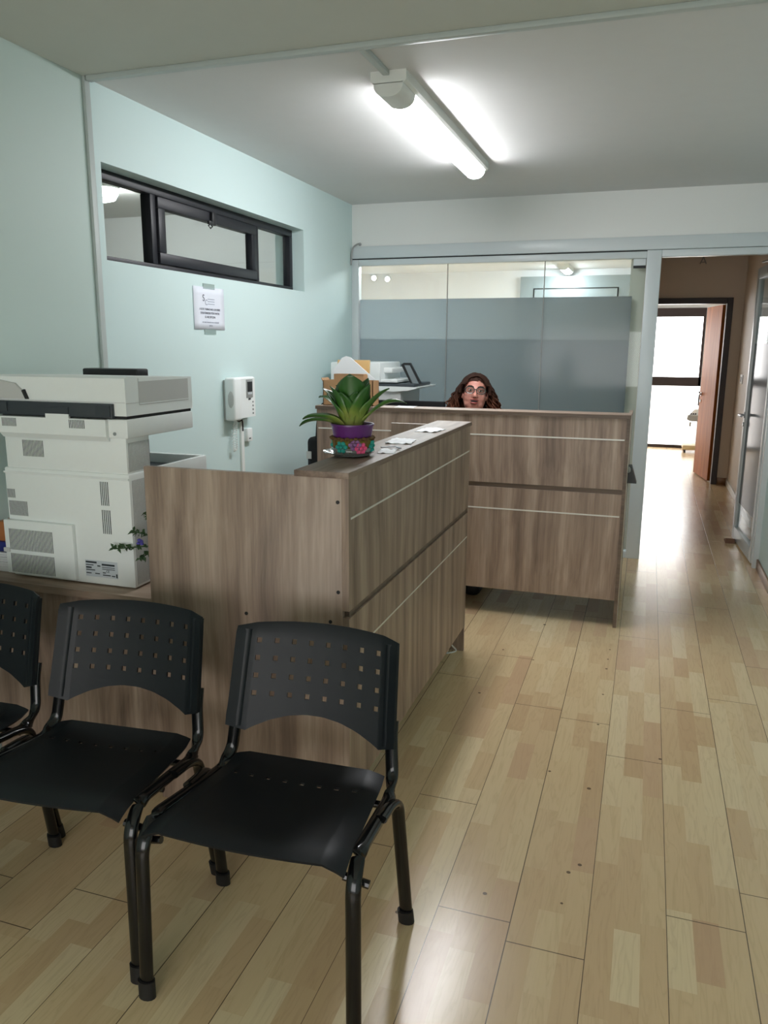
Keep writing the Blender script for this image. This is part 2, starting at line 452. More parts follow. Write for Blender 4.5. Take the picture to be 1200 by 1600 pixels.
def obj(name, bm, m, parent=None, smooth=False, world=True, ang=40):
    """links the bmesh as one mesh object; world=True: the shape was drawn in world coordinates"""
    bmesh.ops.recalc_face_normals(bm, faces=bm.faces)
    if parent is not None and world:
        o0 = parent.location.copy()
        if parent.parent: o0 += parent.parent.location
        if parent.parent and parent.parent.parent: o0 += parent.parent.parent.location
        for v in bm.verts: v.co -= o0
    me = bpy.data.meshes.new(name)
    bm.to_mesh(me); bm.free()
    if m is not None:
        for mm in (m if isinstance(m, (list, tuple)) else [m]): me.materials.append(mm)
    if smooth:
        for p in me.polygons: p.use_smooth = True
        me.set_sharp_from_angle(angle=math.radians(ang))
    o = bpy.data.objects.new(name, me)
    COL.objects.link(o)
    if parent is not None: o.parent = parent
    return o

def bake(o, ang=35):
    """applies the object's modifiers and sets its sharp edges"""
    me = bpy.data.meshes.new_from_object(o.evaluated_get(bpy.context.evaluated_depsgraph_get()))
    o.modifiers.clear(); o.data = me
    for p in me.polygons: p.use_smooth = True
    me.set_sharp_from_angle(angle=math.radians(ang))

def bx(name, m, parent, *d, bev=0.0):
    bm = bm_new(); box(bm, *d, bev=bev)
    return obj(name, bm, m, parent, smooth=bev > 0)

def tag(o, label, cat, group=None):
    o['label'] = label; o['category'] = cat
    if group: o['group'] = group
    return o

def thing(name, label, cat, loc=(0, 0, 0), group=None):
    o = bpy.data.objects.new(name, None); COL.objects.link(o)
    o.location = loc; o.empty_display_size = 0.1
    return tag(o, label, cat, group)

def struct(name, bm, m, parent=None, smooth=False):
    o = obj(name, bm, m, parent, smooth=smooth)
    if parent is None: o['kind'] = 'structure'
    return o

def sbox(name, m, *d, bev=0.0):
    bm = bm_new(); box(bm, *d, bev=bev)
    return struct(name, bm, m, smooth=bev > 0)

def sroot(name, loc=(0, 0, 0)):
    o = bpy.data.objects.new(name, None); COL.objects.link(o); o.location = loc; o['kind'] = 'structure'
    return o

def text(name, body, size, m, parent, loc, rot, align='CENTER', ext=0.0002):
    cu = bpy.data.curves.new(name, 'FONT')
    cu.body = body; cu.size = size; cu.align_x = align; cu.extrude = ext
    cu.materials.append(m)
    tmp = bpy.data.objects.new(name, cu); COL.objects.link(tmp)
    me = bpy.data.meshes.new_from_object(tmp.evaluated_get(bpy.context.evaluated_depsgraph_get()))
    bpy.data.objects.remove(tmp); bpy.data.curves.remove(cu)
    o = bpy.data.objects.new(name, me); COL.objects.link(o)
    o.parent = parent
    o.location = Vector(loc) - (parent.location if parent else Vector())
    if parent and parent.parent: o.location -= parent.parent.location
    o.rotation_euler = rot
    return o

# ------------------------------------------------------------------ the setting
CZ = 2.475       # ceiling
YB = 5.68        # glass partition
XL, XR = -2.14, 0.80
YF = 9.2         # wall at the end of the hall
sbox('floor', M['floor'], -5.2, 1.4, -2.1, 12.6, -0.1, 0.0)
sbox('ceiling', M['ceil'], -5.2, 1.4, 2.75, 12.6, CZ, CZ + 0.1)
sbox('ceiling_near', M['ceil_near'], -5.2, 1.4, -2.1, 2.75, CZ, CZ + 0.1)          # greyer base colour on this side of the cable channel

bm = bm_new()                                                     # mint wall with the recess of the high window
WY0, WY1, WZ0, WZ1 = 2.818, 4.79, 1.808, 2.185
box(bm, XL - 0.2, XL, 2.75, YB, 0, WZ0)
box(bm, XL - 0.2, XL, 2.75, YB, WZ1, CZ)
box(bm, XL - 0.2, XL, 2.75, WY0, WZ0, WZ1)
box(bm, XL - 0.2, XL, WY1, YB, WZ0, WZ1)
struct('wall_left', bm, M['mint'])
sbox('wall_left_near', M['mint_near'], XL - 0.2, XL, -2.1, 2.75, 0, CZ)  # greyer tone up to the cable channel
sbox('wall_back', M['white_wall'], -2.14, XR + 0.12, YB - 0.02, YB + 0.08, 2.178, CZ)
sbox('wall_right', M['mint'], XR, XR + 0.12, -2.1, YB - 0.02, 0, CZ)
bm = bm_new()                                                     # wall behind the camera; its wide low opening is added for fill light
RX0, RX1, RZ0, RZ1 = -1.9, 0.55, 0.35, 1.75
box(bm, XL, XR, -2.1, -2.0, 0, RZ0); box(bm, XL, XR, -2.1, -2.0, RZ1, CZ); box(bm, XL, RX0, -2.1, -2.0, RZ0, RZ1); box(bm, RX1, XR, -2.1, -2.0, RZ0, RZ1)
struct('wall_front', bm, M['white_wall'])
sbox('baseboard_right', M['skirt_wood_y'], XR - 0.014, XR, -2.0, YB - 0.03, 0, 0.07, bev=0.004)
# hall beyond the doorway
sbox('wall_hall_right', M['hall_wall'], 0.90, 1.02, YB - 0.02, YF, 0, CZ)
sbox('baseboard_hall_right', M['pvc'], 0.886, 0.90, 7.0, YF, 0, 0.07, bev=0.004)
sbox('wall_hall_left', M['hall_wall'], -0.16, -0.06, YB + 0.06, YF, 0, CZ)
bm = bm_new()
DX0, DX1, DZ = -0.03, 0.735, 1.925
box(bm, -0.17, DX0 - 0.05, YF, YF + 0.12, 0, CZ)
box(bm, DX1 + 0.05, 1.3, YF, YF + 0.12, 0, CZ)
box(bm, DX0 - 0.05, DX1 + 0.05, YF, YF + 0.12, DZ + 0.05, CZ)
struct('wall_hall_end', bm, M['hall_wall'])
sbox('baseboard_hall_end', M['skirt_wood'], DX1 + 0.06, 0.90, YF - 0.014, YF, 0, 0.075, bev=0.003)
dr = sroot('door_1', (DX1, YF, 0))                                # brown frame with the orange leaf swung into the far room
bm = bm_new()
box(bm, DX1, DX1 + 0.06, YF - 0.025, YF + 0.13, 0, DZ + 0.06, bev=0.004)
box(bm, DX0 - 0.06, DX0, YF - 0.025, YF + 0.13, 0, DZ + 0.06, bev=0.004)
box(bm, DX0, DX1, YF - 0.025, YF + 0.13, DZ, DZ + 0.06, bev=0.004)
obj('door_frame', bm, M['brown_frame'], dr)
bm = bm_new()                                                     # leaf, local, hinge at origin
hx, hy = 0.725, YF + 0.14
ex, ey = 0.612, 9.98
L_ = math.hypot(ex - hx, ey - hy); ux, uy = (ex - hx) / L_, (ey - hy) / L_
def leafbox(bm, a0, a1, t0, t1, z0, z1):
    vs = box(bm, 0, 1, 0, 1, z0, z1)
    for v in vs:
        a = a0 + v.co.x * (a1 - a0); t = t0 + v.co.y * (t1 - t0)
        v.co.x = hx + ux * a - uy * t; v.co.y = hy + uy * a + ux * t
leafbox(bm, 0, L_, -0.018, 0.018, 0.012, DZ - 0.005)
lf = obj('door_leaf', bm, M['orange_wood'], dr)
bm = bm_new()
for s in (-1, 1):
    a = L_ - 0.06
    px, py = hx + ux * a, hy + uy * a
    nx, ny = -uy * s, ux * s
    tube(bm, [(px + nx * .018, py + ny * .018, 0.94), (px + nx * .055, py + ny * .055, 0.94)], 0.011)
    tube(bm, [(px + nx * .055, py + ny * .055, 0.94), (px + nx * .055 - ux * .1, py + ny * .055 - uy * .1, 0.94)], 0.009)
    tube(bm, [(px + nx * .018, py + ny * .018, 0.94), (px + nx * .024, py + ny * .024, 0.94)], 0.024, 16)
    tube(bm, [(px + nx * .018, py + ny * .018, 0.86), (px + nx * .026, py + ny * .026, 0.86)], 0.018, 16)
obj('door_handle', bm, M['steel'], lf, smooth=True)
# far room
sbox('wall_far_room_left', M['white_wall'], -1.6, -1.5, YF + 0.12, 12.6, 0, CZ)
sbox('wall_far_room_right', M['white_wall'], 1.25, 1.4, YF + 0.12, 12.6, 0, CZ)
bm = bm_new()
FY = 12.45
box(bm, -1.5, 1.25, FY + 0.02, FY + 0.14, 2.02, CZ)
box(bm, 0.735, 1.25, FY + 0.02, FY + 0.14, 0, 2.02)
struct('wall_far_room_end', bm, M['white_wall'])
w2 = sroot('window_2', (-0.35, FY, 0))
bm = bm_new()
box(bm, -1.5, 0.735, FY - 0.03, FY + 0.05, 1.905, 2.03)
box(bm, 0.70, 0.735, FY - 0.03, FY + 0.05, 0.92, 1.905)
box(bm, -1.5, 0.735, FY - 0.03, FY + 0.05, 0.915, 1.045)
box(bm, -1.5, -1.45, FY - 0.03, FY + 0.05, 0.0, 1.905)
box(bm, -1.5, 0.72, FY - 0.03, FY + 0.05, 0.0, 0.045)
obj('window_frame', bm, M['brown_frame'], w2)
bx('window_pane', M['day'], w2, -1.45, 0.70, FY, FY + 0.01, 1.045, 1.905)
bx('lower_panel', M['day_low'], w2, -1.45, 0.735, FY, FY + 0.01, 0.045, 0.915)
# office behind the glass
OZ = 2.31
sbox('wall_office_end', M['office_wall'], -3.5, -0.17, YF, YF + 0.12, 0, CZ)
sbox('wall_office_left', M['office_wall'], -3.5, -3.4, YB + 0.1, YF, 0, OZ)
sbox('wall_office_near', M['office_wall'], -5.2, XL - 0.02, YB, YB + 0.1, 0, CZ)
sbox('ceiling_office', M['office_wall'], -3.4, -0.16, YB + 0.09, YF, OZ, OZ + 0.05)
# room behind the high window
sbox('wall_side_room_far', M['white_wall'], -5.2, -5.1, -2.1, YB, 0, CZ)
sbox('wall_side_room_near', M['white_wall'], -5.1, -2.34, 0.4, 0.5, 0, CZ)

w4 = sroot('rear_fill_window', ((RX0 + RX1) / 2, -2.05, RZ0))  # unseen window added behind the camera as soft frontal fill
bm = bm_new()
for x in (RX0 + .02, (RX0 + RX1) / 2, RX1 - .02): box(bm, x - .02, x + .02, -2.08, -2.02, RZ0, RZ1)
box(bm, RX0, RX1, -2.08, -2.02, RZ0, RZ0 + .04); box(bm, RX0, RX1, -2.08, -2.02, RZ1 - .04, RZ1)
obj('window_frame', bm, M['alu'], w4)
bx('window_pane', M['rear_fill'], w4, RX0 + .04, RX1 - .04, -2.055, -2.045, RZ0 + .04, RZ1 - .04)  # glowing sheet of the added fill

# glass partition
wp = sroot('window_1', (-1.05, YB, 0))
bm = bm_new()
box(bm, XL, XL + 0.055, YB - 0.03, YB + 0.03, 0, 2.088, bev=0.003)
box(bm, XL + 0.055, -0.062, YB - 0.03, YB + 0.03, 2.045, 2.088, bev=0.003)
box(bm, XL + 0.055, -0.062, YB - 0.03, YB + 0.03, 0.0, 0.05, bev=0.003)
obj('window_frame', bm, M['alu'], wp, smooth=True)
for nm, x0, x1 in (('a', XL + 0.057, -1.418), ('b', -1.412, -0.730), ('c', -0.724, -0.065)):
    bmc, bml, bmd = bm_new(), bm_new(), bm_new()
    f1 = -0.14 if nm == 'c' else x1
    box(bmc, x0, x1, YB - 0.004, YB + 0.004, 1.805, 2.045)
    if nm == 'c': box(bmc, f1, x1, YB - 0.004, YB + 0.004, 0.05, 1.805)
    box(bml, x0, f1, YB - 0.004, YB + 0.004, 1.518, 1.805)
    box(bmd, x0, f1, YB - 0.004, YB + 0.004, 0.05, 1.518)
    pn = obj('glass_pane', bmc, M['glass'], wp)
    obj('frosted_band', bml, M['glass_frost'], pn)
    obj('frosted_band', bmd, M['glass_frost_low'], pn)
bm = bm_new()
for x in (-1.415, -0.727): box(bm, x - 0.003, x + 0.003, YB - 0.005, YB + 0.005, 0.05, 2.045)
obj('glass_joint', bm, M['grey_plastic'], wp)
bm = bm_new(); box(bm, -0.145, -0.066, YB - 0.012, YB + 0.012, 2.0, 2.045, bev=0.002)
pf = obj('patch_fitting', bm, M['alu'], wp)
bm = bm_new(); box(bm, -0.145, -0.066, YB - 0.014, YB + 0.014, 1.985, 2.0)
obj('fitting_seal', bm, M['dark_gap'], pf)
sbox('trim_1', M['alu'], XL, XR, YB - 0.045, YB + 0.05, 2.096, 2.18, bev=0.004)          # beam over the partition
sbox('trim_2', M['alu'], -0.062, 0.03, YB - 0.035, YB + 0.035, 0, 2.094, bev=0.004)      # post between glass and doorway
bm = bm_new(); box(bm, 0.03, 0.787, YB - 0.03, YB + 0.03, 2.05, 2.094, bev=0.003)
struct('trim_3', bm, M['alu'], smooth=True)
sbox('trim_4', M['alu'], 0.765, 0.90, YB - 0.018, YB + 0.035, 0, 2.094, bev=0.003)
bm = bm_new(); box(bm, XL + 0.003, XR, YB - 0.02, YB + 0.02, 2.086, 2.098)
struct('trim_5', bm, M['dark_gap'])

# glazed door swung back into the hall
gd = sroot('door_2', (0.775, 5.74, 0))
H0 = Vector((0.782, 5.75)); E0 = Vector((0.735, 6.56))
gl = (E0 - H0).length; gu = (E0 - H0) / gl; gn_ = Vector((-gu.y, gu.x))
def gbox(bm, a0, a1, t0, t1, z0, z1, bev=0.0):
    b2 = bmesh.new(); box(b2, a0, a1, t0, t1, z0, z1, bev=bev)
    for v in b2.verts:
        p = H0 + gu * v.co.x + gn_ * v.co.y
        v.co.x, v.co.y = p.x, p.y
    me = bpy.data.meshes.new('tmp'); b2.to_mesh(me); b2.free(); bm.from_mesh(me); bpy.data.meshes.remove(me)
bm = bm_new()
gbox(bm, 0, 0.07, -0.02, 0.02, 0.012, 2.04, .003); gbox(bm, gl - 0.07, gl, -0.02, 0.02, 0.012, 2.04, .003)
gbox(bm, 0.07, gl - 0.07, -0.02, 0.02, 0.012, 0.11, .003); gbox(bm, 0.07, gl - 0.07, -0.02, 0.02, 1.96, 2.04, .003)
gf = obj('door_frame', bm, M['alu'], gd, smooth=True)
bm = bm_new(); gbox(bm, 0.07, gl - 0.07, -0.004, 0.004, 1.50, 1.96)
obj('glass_pane', bm, M['glass'], gd)
bm = bm_new(); gbox(bm, 0.07, gl - 0.07, -0.004, 0.004, 0.30, 1.50)
obj('frosted_band', bm, M['glass_frost'], gd)
bm = bm_new(); gbox(bm, 0.07, gl - 0.07, -0.004, 0.004, 0.11, 0.30)
obj('glass_pane', bm, M['glass'], gd)
bm = bm_new()
for s in (-1, 1):
    p = H0 + gu * (gl - 0.035)
    q0 = p + gn_ * (0.02 * s); q1 = p + gn_ * (0.06 * s); q2 = q1 - gu * 0.11
    tube(bm, [(q0.x, q0.y, 0.97), (q1.x, q1.y, 0.97)], 0.01)
    tube(bm, [(q1.x, q1.y, 0.97), (q2.x, q2.y, 0.97)], 0.009)
    q3 = p + gn_ * (0.026 * s)
    tube(bm, [(q0.x, q0.y, 0.97), (q3.x, q3.y, 0.97)], 0.022, 16)
    r0_ = p + gn_ * (0.02 * s); r1_ = p + gn_ * (0.028 * s)
    tube(bm, [(r0_.x, r0_.y, 0.9), (r1_.x, r1_.y, 0.9)], 0.016, 16)
obj('door_handle', bm, M['steel'], gd, smooth=True)
bm = bm_new()
gbox(bm, 0.06, 0.24, 0.02, 0.06, 1.965, 2.03, .004)
p = H0 + gu * 0.15 + gn_ * 0.05; q = H0 + gu * 0.42 + gn_ * 0.06
tube(bm, [(p.x, p.y, 2.04), (q.x, q.y, 2.05)], 0.008)
obj('door_closer', bm, M['grey_plastic'], gd, smooth=True)

# high window in the mint wall
WX = -2.22
w3 = sroot('window_3', (WX, 3.8, WZ0))
fy0, fy1 = 2.818, 4.79
bm = bm_new()
box(bm, WX - .05, WX, fy0, fy1, 2.145, 2.185, bev=.003)
box(bm, WX - .05, WX, fy0, fy1, WZ0, 1.838, bev=.003)
box(bm, WX - .05, WX, fy0, fy0 + .035, 1.838, 2.145, bev=.003)
box(bm, WX - .05, WX, fy1 - .04, fy1, 1.838, 2.145, bev=.003)
box(bm, WX - .05, WX + .004, 3.255, 3.295, 1.838, 2.145, bev=.003)
box(bm, WX - .05, WX + .004, 4.275, 4.315, 1.838, 2.145, bev=.003)
obj('window_frame', bm, M['black_frame'], w3, smooth=True)
bm = bm_new()
box(bm, WX - .03, WX + .014, 3.30, 4.27, 2.09, 2.14, bev=.003)
box(bm, WX - .03, WX + .014, 3.30, 4.27, 1.842, 1.892, bev=.003)
box(bm, WX - .03, WX + .014, 3.30, 3.355, 1.892, 2.09, bev=.003)
box(bm, WX - .03, WX + .014, 4.215, 4.27, 1.892, 2.09, bev=.003)
sh = obj('window_sash', bm, M['black_frame'], w3, smooth=True)
bm = bm_new()
box(bm, WX + .014, WX + .03, 3.76, 3.80, 2.075, 2.14, bev=.003)
box(bm, WX + .02, WX + .034, 3.72, 3.765, 2.075, 2.092, bev=.002)
tube(bm, [(WX + .03, 3.735, 2.08), (WX + .03, 3.715, 2.066), (WX + .03, 3.735, 2.056), (WX + .03, 3.755, 2.066), (WX + .03, 3.735, 2.08)], 0.004, 6)
obj('window_latch', bm, M['black_plastic'], sh, smooth=True)
bx('glass_pane', M['glass'], w3, WX - .03, WX - .024, fy0 + .035, 3.255, 1.838, 2.145)
bx('glass_pane', M['glass'], sh, WX - .014, WX - .008, 3.355, 4.215, 1.892, 2.09)
bx('glass_pane', M['glass'], w3, WX - .03, WX - .024, 4.315, fy1 - .04, 1.838, 2.145)

# ------------------------------------------------------------------ lamps
def batten(name, label, x, y0, y1, z, lit, w=0.14, d=0.082, cap0=0.17, cap1=0.03):
    t = thing(name, label, 'ceiling lamp', (x, (y0 + y1) / 2, z))
    h = w / 2
    bm = bm_new()
    prism(bm, [(x - h, z), (x + h, z), (x + h, z - .034), (x + h - .010, z - .044), (x - h + .010, z - .044), (x - h, z - .034)], 1, y0, y1)
    obj('lamp_base', bm, M['pvc'], t)
    def sec(k):
        return [(x + k * (h - .016) * math.cos(a), z - .042 - k * (d - .036) * abs(math.sin(a)) ** 0.75) for a in [math.pi * i / 12 for i in range(13)]]
    for k, a0, a1 in ((1.06, y0, y0 + cap0), (1.0, y1 - cap1, y1)):
        bm = bm_new(); prism(bm, sec(k), 1, a0, a1)
        obj('end_cap', bm, M['pvc'], t, smooth=True, ang=50)
    bm = bm_new(); prism(bm, sec(0.97), 1, y0 + cap0, y1 - cap1)
    obj('diffuser', bm, lit, t, smooth=True, ang=50)
    return t
batten('ceiling_lamp', 'white batten lamp with lit tube on the ceiling over the counters', -1.0, 3.03, 4.62, CZ, M['tube'])
batten('ceiling_lamp', 'small lit lamp on the office ceiling seen through the clear glass', -0.91, 8.55, 9.1, OZ, M['office_lamp'], w=0.12, d=.06, cap0=.02, cap1=.02)
for x, z, lab in ((-3.19, 2.26, 'small round lit spot on office wall, nearer the corner'), (-3.02, 2.245, 'small round lit spot on office wall, the one further from the corner')):
    t = thing('wall_spot', lab, 'lamp', (x, YF - 0.02, z))
    bm = bm_new(); tube(bm, [(x, YF, z), (x, YF - .03, z)], 0.036, 20); obj('lamp_ring', bm, M['pvc'], t, smooth=True)
    bm = bm_new(); tube(bm, [(x, YF - .03, z), (x, YF - .034, z)], 0.029, 20); obj('lamp_lens', bm, M['spot'], t, smooth=True)
t = thing('ceiling_lamp', 'round lit dome lamp in the room behind the high window', 'ceiling lamp', (-3.44, 4.54, CZ))
bm = bm_new(); lathe(bm, [(.10, CZ), (.10, CZ - .02)], (-3.44, 4.54)); obj('lamp_base', bm, M['pvc'], t, smooth=True)
bm = bm_new(); lathe(bm, [(.085, CZ - .02), (.09, CZ - .05), (.07, CZ - .085), (.02, CZ - .10)], (-3.44, 4.54)); obj('lamp_shade', bm, M['side_lamp'], t, smooth=True)
# office general lighting: a lit panel on its ceiling
t = thing('office_lamp_panel', 'square lit panel in the office ceiling behind the glass', 'ceiling lamp', (-1.95, 6.7, OZ))
bx('panel_frame', M['pvc'], t, -2.55, -1.35, 6.35, 7.05, OZ - .02, OZ)
bx('diffuser', M['office_panel'], t, -2.5, -1.4, 6.4, 7.0, OZ - .024, OZ - .018)

# ------------------------------------------------------------------ cable channels
bm = bm_new(); box(bm, XL + .02, XR, 2.735, 2.765, CZ - .018, CZ, bev=.002)
tag(obj('cable_channel', bm, M['channel'], smooth=True), 'long white cable channel running straight across the ceiling', 'cable channel')
bm = bm_new(); box(bm, -1.02, -0.995, 2.766, 3.03, CZ - .018, CZ, bev=.002)
tag(obj('cable_channel', bm, M['channel'], smooth=True), 'short white cable channel between the ceiling channel and the lamp', 'cable channel')
bm = bm_new(); box(bm, XL, XL + .014, 2.735, 2.765, 0.0, CZ, bev=.002)
tag(obj('cable_channel', bm, M['channel'], smooth=True), 'white vertical cable channel on mint wall behind the big printer', 'cable channel')
bm = bm_new(); box(bm, XL, XL + .014, 3.875, 3.905, 0.0, 1.06, bev=.002)
tag(obj('cable_channel', bm, M['pvc'], smooth=True), 'white vertical cable channel on mint wall under the intercom phone', 'cable channel')
bm = bm_new(); tube(bm, smooth_path([(-2.132, 5.62, 2.05), (-2.13, 5.62, 2.12), (-2.12, 5.625, 2.17), (-2.09, 5.63, 2.195), (-2.07, 5.655, 2.2)]), 0.006, 8)
ball(bm, (-2.075, 5.65, 2.198), .011)
tag(obj('cable_stub', bm, M['grey_plastic'], smooth=True), 'short grey cable end sticking out at the glass partition top corner', 'cable')

# ------------------------------------------------------------------ reception counters
CH = 1.127
nc = thing('reception_counter', 'near reception counter with narrow oak slab, carrying the potted plant', 'counter', (-1.1, 2.8, 0))
bx('side_panel', M['oak_z'], nc, -1.43, -0.786, 1.992, 2.012, 0, CH - .018, bev=.001)
for x, z in ((-.798, 1.041), (-.798, .778), (-.823, .686), (-1.096, .68)):
    bm = bm_new(); tube(bm, [(x, 1.9925, z), (x, 1.990, z)], .0055, 10)
    obj('screw', bm, M['dark_gap'], nc)
bx('top_slab', M['oak_y'], nc, -0.928, -0.762, 1.985, 3.585, CH - .018, CH, bev=.0015)
bx('front_panel', M['oak_z'], nc, -0.786, -0.766, 1.994, 3.57, 0.722, CH - .018)
bx('front_panel', M['oak_z'], nc, -0.786, -0.766, 1.994, 3.57, 0.13, 0.700)
bx('groove_board', M['oak_dark'], nc, -0.788, -0.772, 2.012, 3.56, 0.70, 0.722)
bx('inlay_strip', M['white_strip'], nc, -0.768, -0.7645, 2.01, 3.56, 0.990, 0.996)
bx('inlay_strip', M['white_strip'], nc, -0.768, -0.7645, 2.01, 3.56, 0.579, 0.585)
bx('end_panel', M['oak_z'], nc, -1.15, -0.768, 3.562, 3.58, 0, CH - .018)
bx('worktop', M['oak_y'], nc, -1.43, -0.788, 2.02, 3.56, .70, .725)
CB = 1.134
bc = thing('reception_counter', 'back reception counter in front of the seated woman', 'counter', (-0.93, 4.3, 0))
bx('front_panel', M['oak_z'], bc, -1.79, -0.085, 4.154, 4.174, 0.748, CB - .02)
bx('front_panel', M['oak_z'], bc, -1.79, -0.085, 4.154, 4.174, 0.150, 0.722)
bx('groove_board', M['oak_dark'], bc, -1.79, -0.085, 4.162, 4.176, 0.722, 0.748)
bx('inlay_strip', M['white_strip'], bc, -1.78, -0.09, 4.152, 4.156, 1.002, 1.009)
bx('inlay_strip', M['white_strip'], bc, -1.78, -0.09, 4.152, 4.156, 0.602, 0.609)
bx('top_slab', M['oak_x'], bc, -1.795, -0.066, 4.146, 4.30, CB - .02, CB, bev=.001)
bx('edge_strip', M['oak_dark'], bc, -1.795, -0.066, 4.1445, 4.1462, CB - .0195, CB - .001)
bx('edge_strip', M['oak_dark'], bc, -0.085, -0.067, 4.1485, 4.1502, 0, CB - .02)
bx('end_panel', M['oak_z'], bc, -0.085, -0.067, 4.15, 4.76, 0, CB - .02)
bx('edge_strip', M['edge_band'], bc, -0.067, -0.0655, 4.15, 4.40, 0, CB - .02)
bx('end_panel', M['oak_z'], bc, -1.795, -1.777, 4.176, 4.76, 0, CB - .02)
bx('worktop', M['oak_x'], bc, -1.777, -0.085, 4.176, 4.76, .70, .725)

tb = thing('side_table', 'low oak side table carrying the big white printer', 'table', (-1.78, 2.3, 0))
bx('table_top', M['oak_x'], tb, -2.135, -1.438, 2.0, 2.66, .660, .685, bev=.001)
bx('front_panel', M['oak_z'], tb, -2.115, -1.475, 2.03, 2.048, .03, .660)
bx('side_panel', M['oak_z'], tb, -1.475, -1.457, 2.03, 2.64, 0, .660)
bx('side_panel', M['oak_z'], tb, -2.133, -2.115, 2.03, 2.64, 0, .660)

# ------------------------------------------------------------------ big printer seen from behind
pr = thing('office_printer', 'large white multifunction printer on the oak side table, seen from behind', 'printer', (-1.78, 2.3, .685))
bm = bm_new()
box(bm, -2.03, -1.535, 2.06, 2.19, .69, 1.066, bev=.006)
box(bm, -2.03, -1.535, 2.18, 2.525, .69, 1.01, bev=.006)
obj('body', bm, M['printer_white'], pr, smooth=True)
bm = bm_new(); box(bm, -2.02, -1.541, 2.064, 2.188, 1.064, 1.185, bev=.006)
obj('neck', bm, M['printer_white'], pr, smooth=True)
bm = bm_new()                                                     # output tray wall and dark tray
box(bm, -1.55, -1.535, 2.19, 2.525, .995, 1.07, bev=.003); box(bm, -2.02, -1.55, 2.505, 2.525, .995, 1.07, bev=.003)
tr = obj('output_tray', bm, M['printer_white'], pr, smooth=True)
bx('tray_floor', M['printer_dark'], tr, -2.0, -1.55, 2.19, 2.505, 1.0, 1.035)
bm = bm_new()
prism(bm, [(2.064, 1.05), (2.066, 1.043), (2.057, 1.047), (2.056, 1.053)], 0, -2.03, -1.537)
obj('ledge', bm, M['printer_white'], pr)
bm = bm_new(); box(bm, -2.03, -1.528, 2.058, 2.435, 1.18, 1.24, bev=.005)
sc_ = obj('scanner_bed', bm, M['printer_white'], pr, smooth=True)
bm = bm_new()
prism(bm, [(2.06, 1.24), (2.044, 1.238), (2.044, 1.185), (2.06, 1.168)], 0, -2.018, -1.598)
obj('rear_housing', bm, M['printer_white'], sc_)
bm = bm_new(); tube(bm, [(-1.576, 2.0585, 1.194), (-1.576, 2.0565, 1.194)], .006, 12); obj('screw', bm, M['steel'], sc_)
bx('gap_seal', M['dark_gap'], pr, -2.02, -1.533, 2.066, 2.43, 1.238, 1.25)
bm = bm_new()
prism(bm, [(2.058, 1.25), (2.435, 1.25), (2.433, 1.36), (2.07, 1.372), (2.058, 1.366)], 0, -2.03, -1.528)
ld = obj('lid', bm, M['printer_white'], pr)
bm = bm_new()
for (y0, y1, z0, z1) in ((2.125, 2.127, 1.283, 1.366), (2.127, 2.41, 1.281, 1.284), (2.058, 2.125, 1.289, 1.2905)):
    box(bm, -1.5285, -1.5270, y0, y1, z0, z1)
box(bm, -2.02, -1.53, 2.0572, 2.0585, 1.291, 1.2925)
obj('seam', bm, M['printer_grey'], ld)
bx('grey_inset', M['printer_grey'], ld, -1.529, -1.5273, 2.128, 2.41, 1.287, 1.355)
bm = bm_new(); prism(bm, [(-2.028, 1.295), (-1.905, 1.295), (-1.918, 1.322), (-1.945, 1.345), (-2.028, 1.358)], 1, 2.050, 2.062)
fd = obj('feeder_inset', bm, M['printer_grey'], ld)
bm = bm_new(); prism(bm, [(-1.905, 1.295), (-1.897, 1.295), (-1.91, 1.326), (-1.918, 1.322)], 1, 2.048, 2.06)
obj('inset_edge', bm, M['dark_gap'], fd)
bm = bm_new(); box(bm, -2.03, -1.572, 2.046, 2.066, 1.244, 1.288, bev=.002)
hg = obj('hinge_cover', bm, M['printer_dark'], pr, smooth=True)
bx('hinge_flap', M['printer_dark'], hg, -1.632, -1.578, 2.043, 2.047, 1.249, 1.282)
bx('hinge_flap', M['printer_dark'], hg, -2.03, -1.978, 2.043, 2.047, 1.255, 1.284)
bx('latch', M['printer_dark'], hg, -1.825, -1.735, 2.042, 2.047, 1.252, 1.274)
bx('latch_tab', M['printer_white'], pr, -1.825, -1.735, 2.042, 2.05, 1.236, 1.252)
bm = bm_new(); box(bm, -1.962, -1.727, 2.40, 2.47, 1.352, 1.384, bev=.006)
obj('control_panel', bm, M['black_plastic'], pr, smooth=True)
bm = bm_new(); box(bm, -2.04, -1.757, 2.044, 2.062, .70, .888, bev=.004)
dp = obj('access_panel', bm, M['printer_white'], pr, smooth=True)
bm = bm_new(); box(bm, -2.046, -2.02, 2.040, 2.046, .775, .79, bev=.002); obj('panel_notch', bm, M['printer_grey'], dp)
def vents(parent, y, x0, x1, z0, z1, n, lean=0.0):
    bm = bm_new()
    w = (x1 - x0) / n * 0.42
    for i in range(n):
        x = x0 + (i + .5) * (x1 - x0) / n
        prism(bm, [(x - w / 2, z0), (x + w / 2, z0), (x + w / 2 - lean, z1), (x - w / 2 - lean, z1)], 1, y - .0006, y + .003)
    obj('vent_grille', bm, M['printer_dark'], parent)
vents(sc_, 2.044, -2.005, -1.945, 1.206, 1.233, 12)
vents(sc_, 2.044, -1.738, -1.676, 1.208, 1.235, 10)
vents(pr, 2.064, -1.948, -1.862, 1.106, 1.160, 15)
vents(pr, 2.06, -2.025, -1.992, .962, .992, 7)
vents(pr, 2.06, -2.022, -1.945, .902, .952, 16)
vents(pr, 2.06, -1.649, -1.615, .960, 1.038, 5)
vents(pr, 2.06, -1.649, -1.613, .866, .945, 5)
vents(dp, 2.044, -2.02, -1.838, .785, .858, 30)
vents(dp, 2.044, -2.02, -1.838, .706, .772, 30)
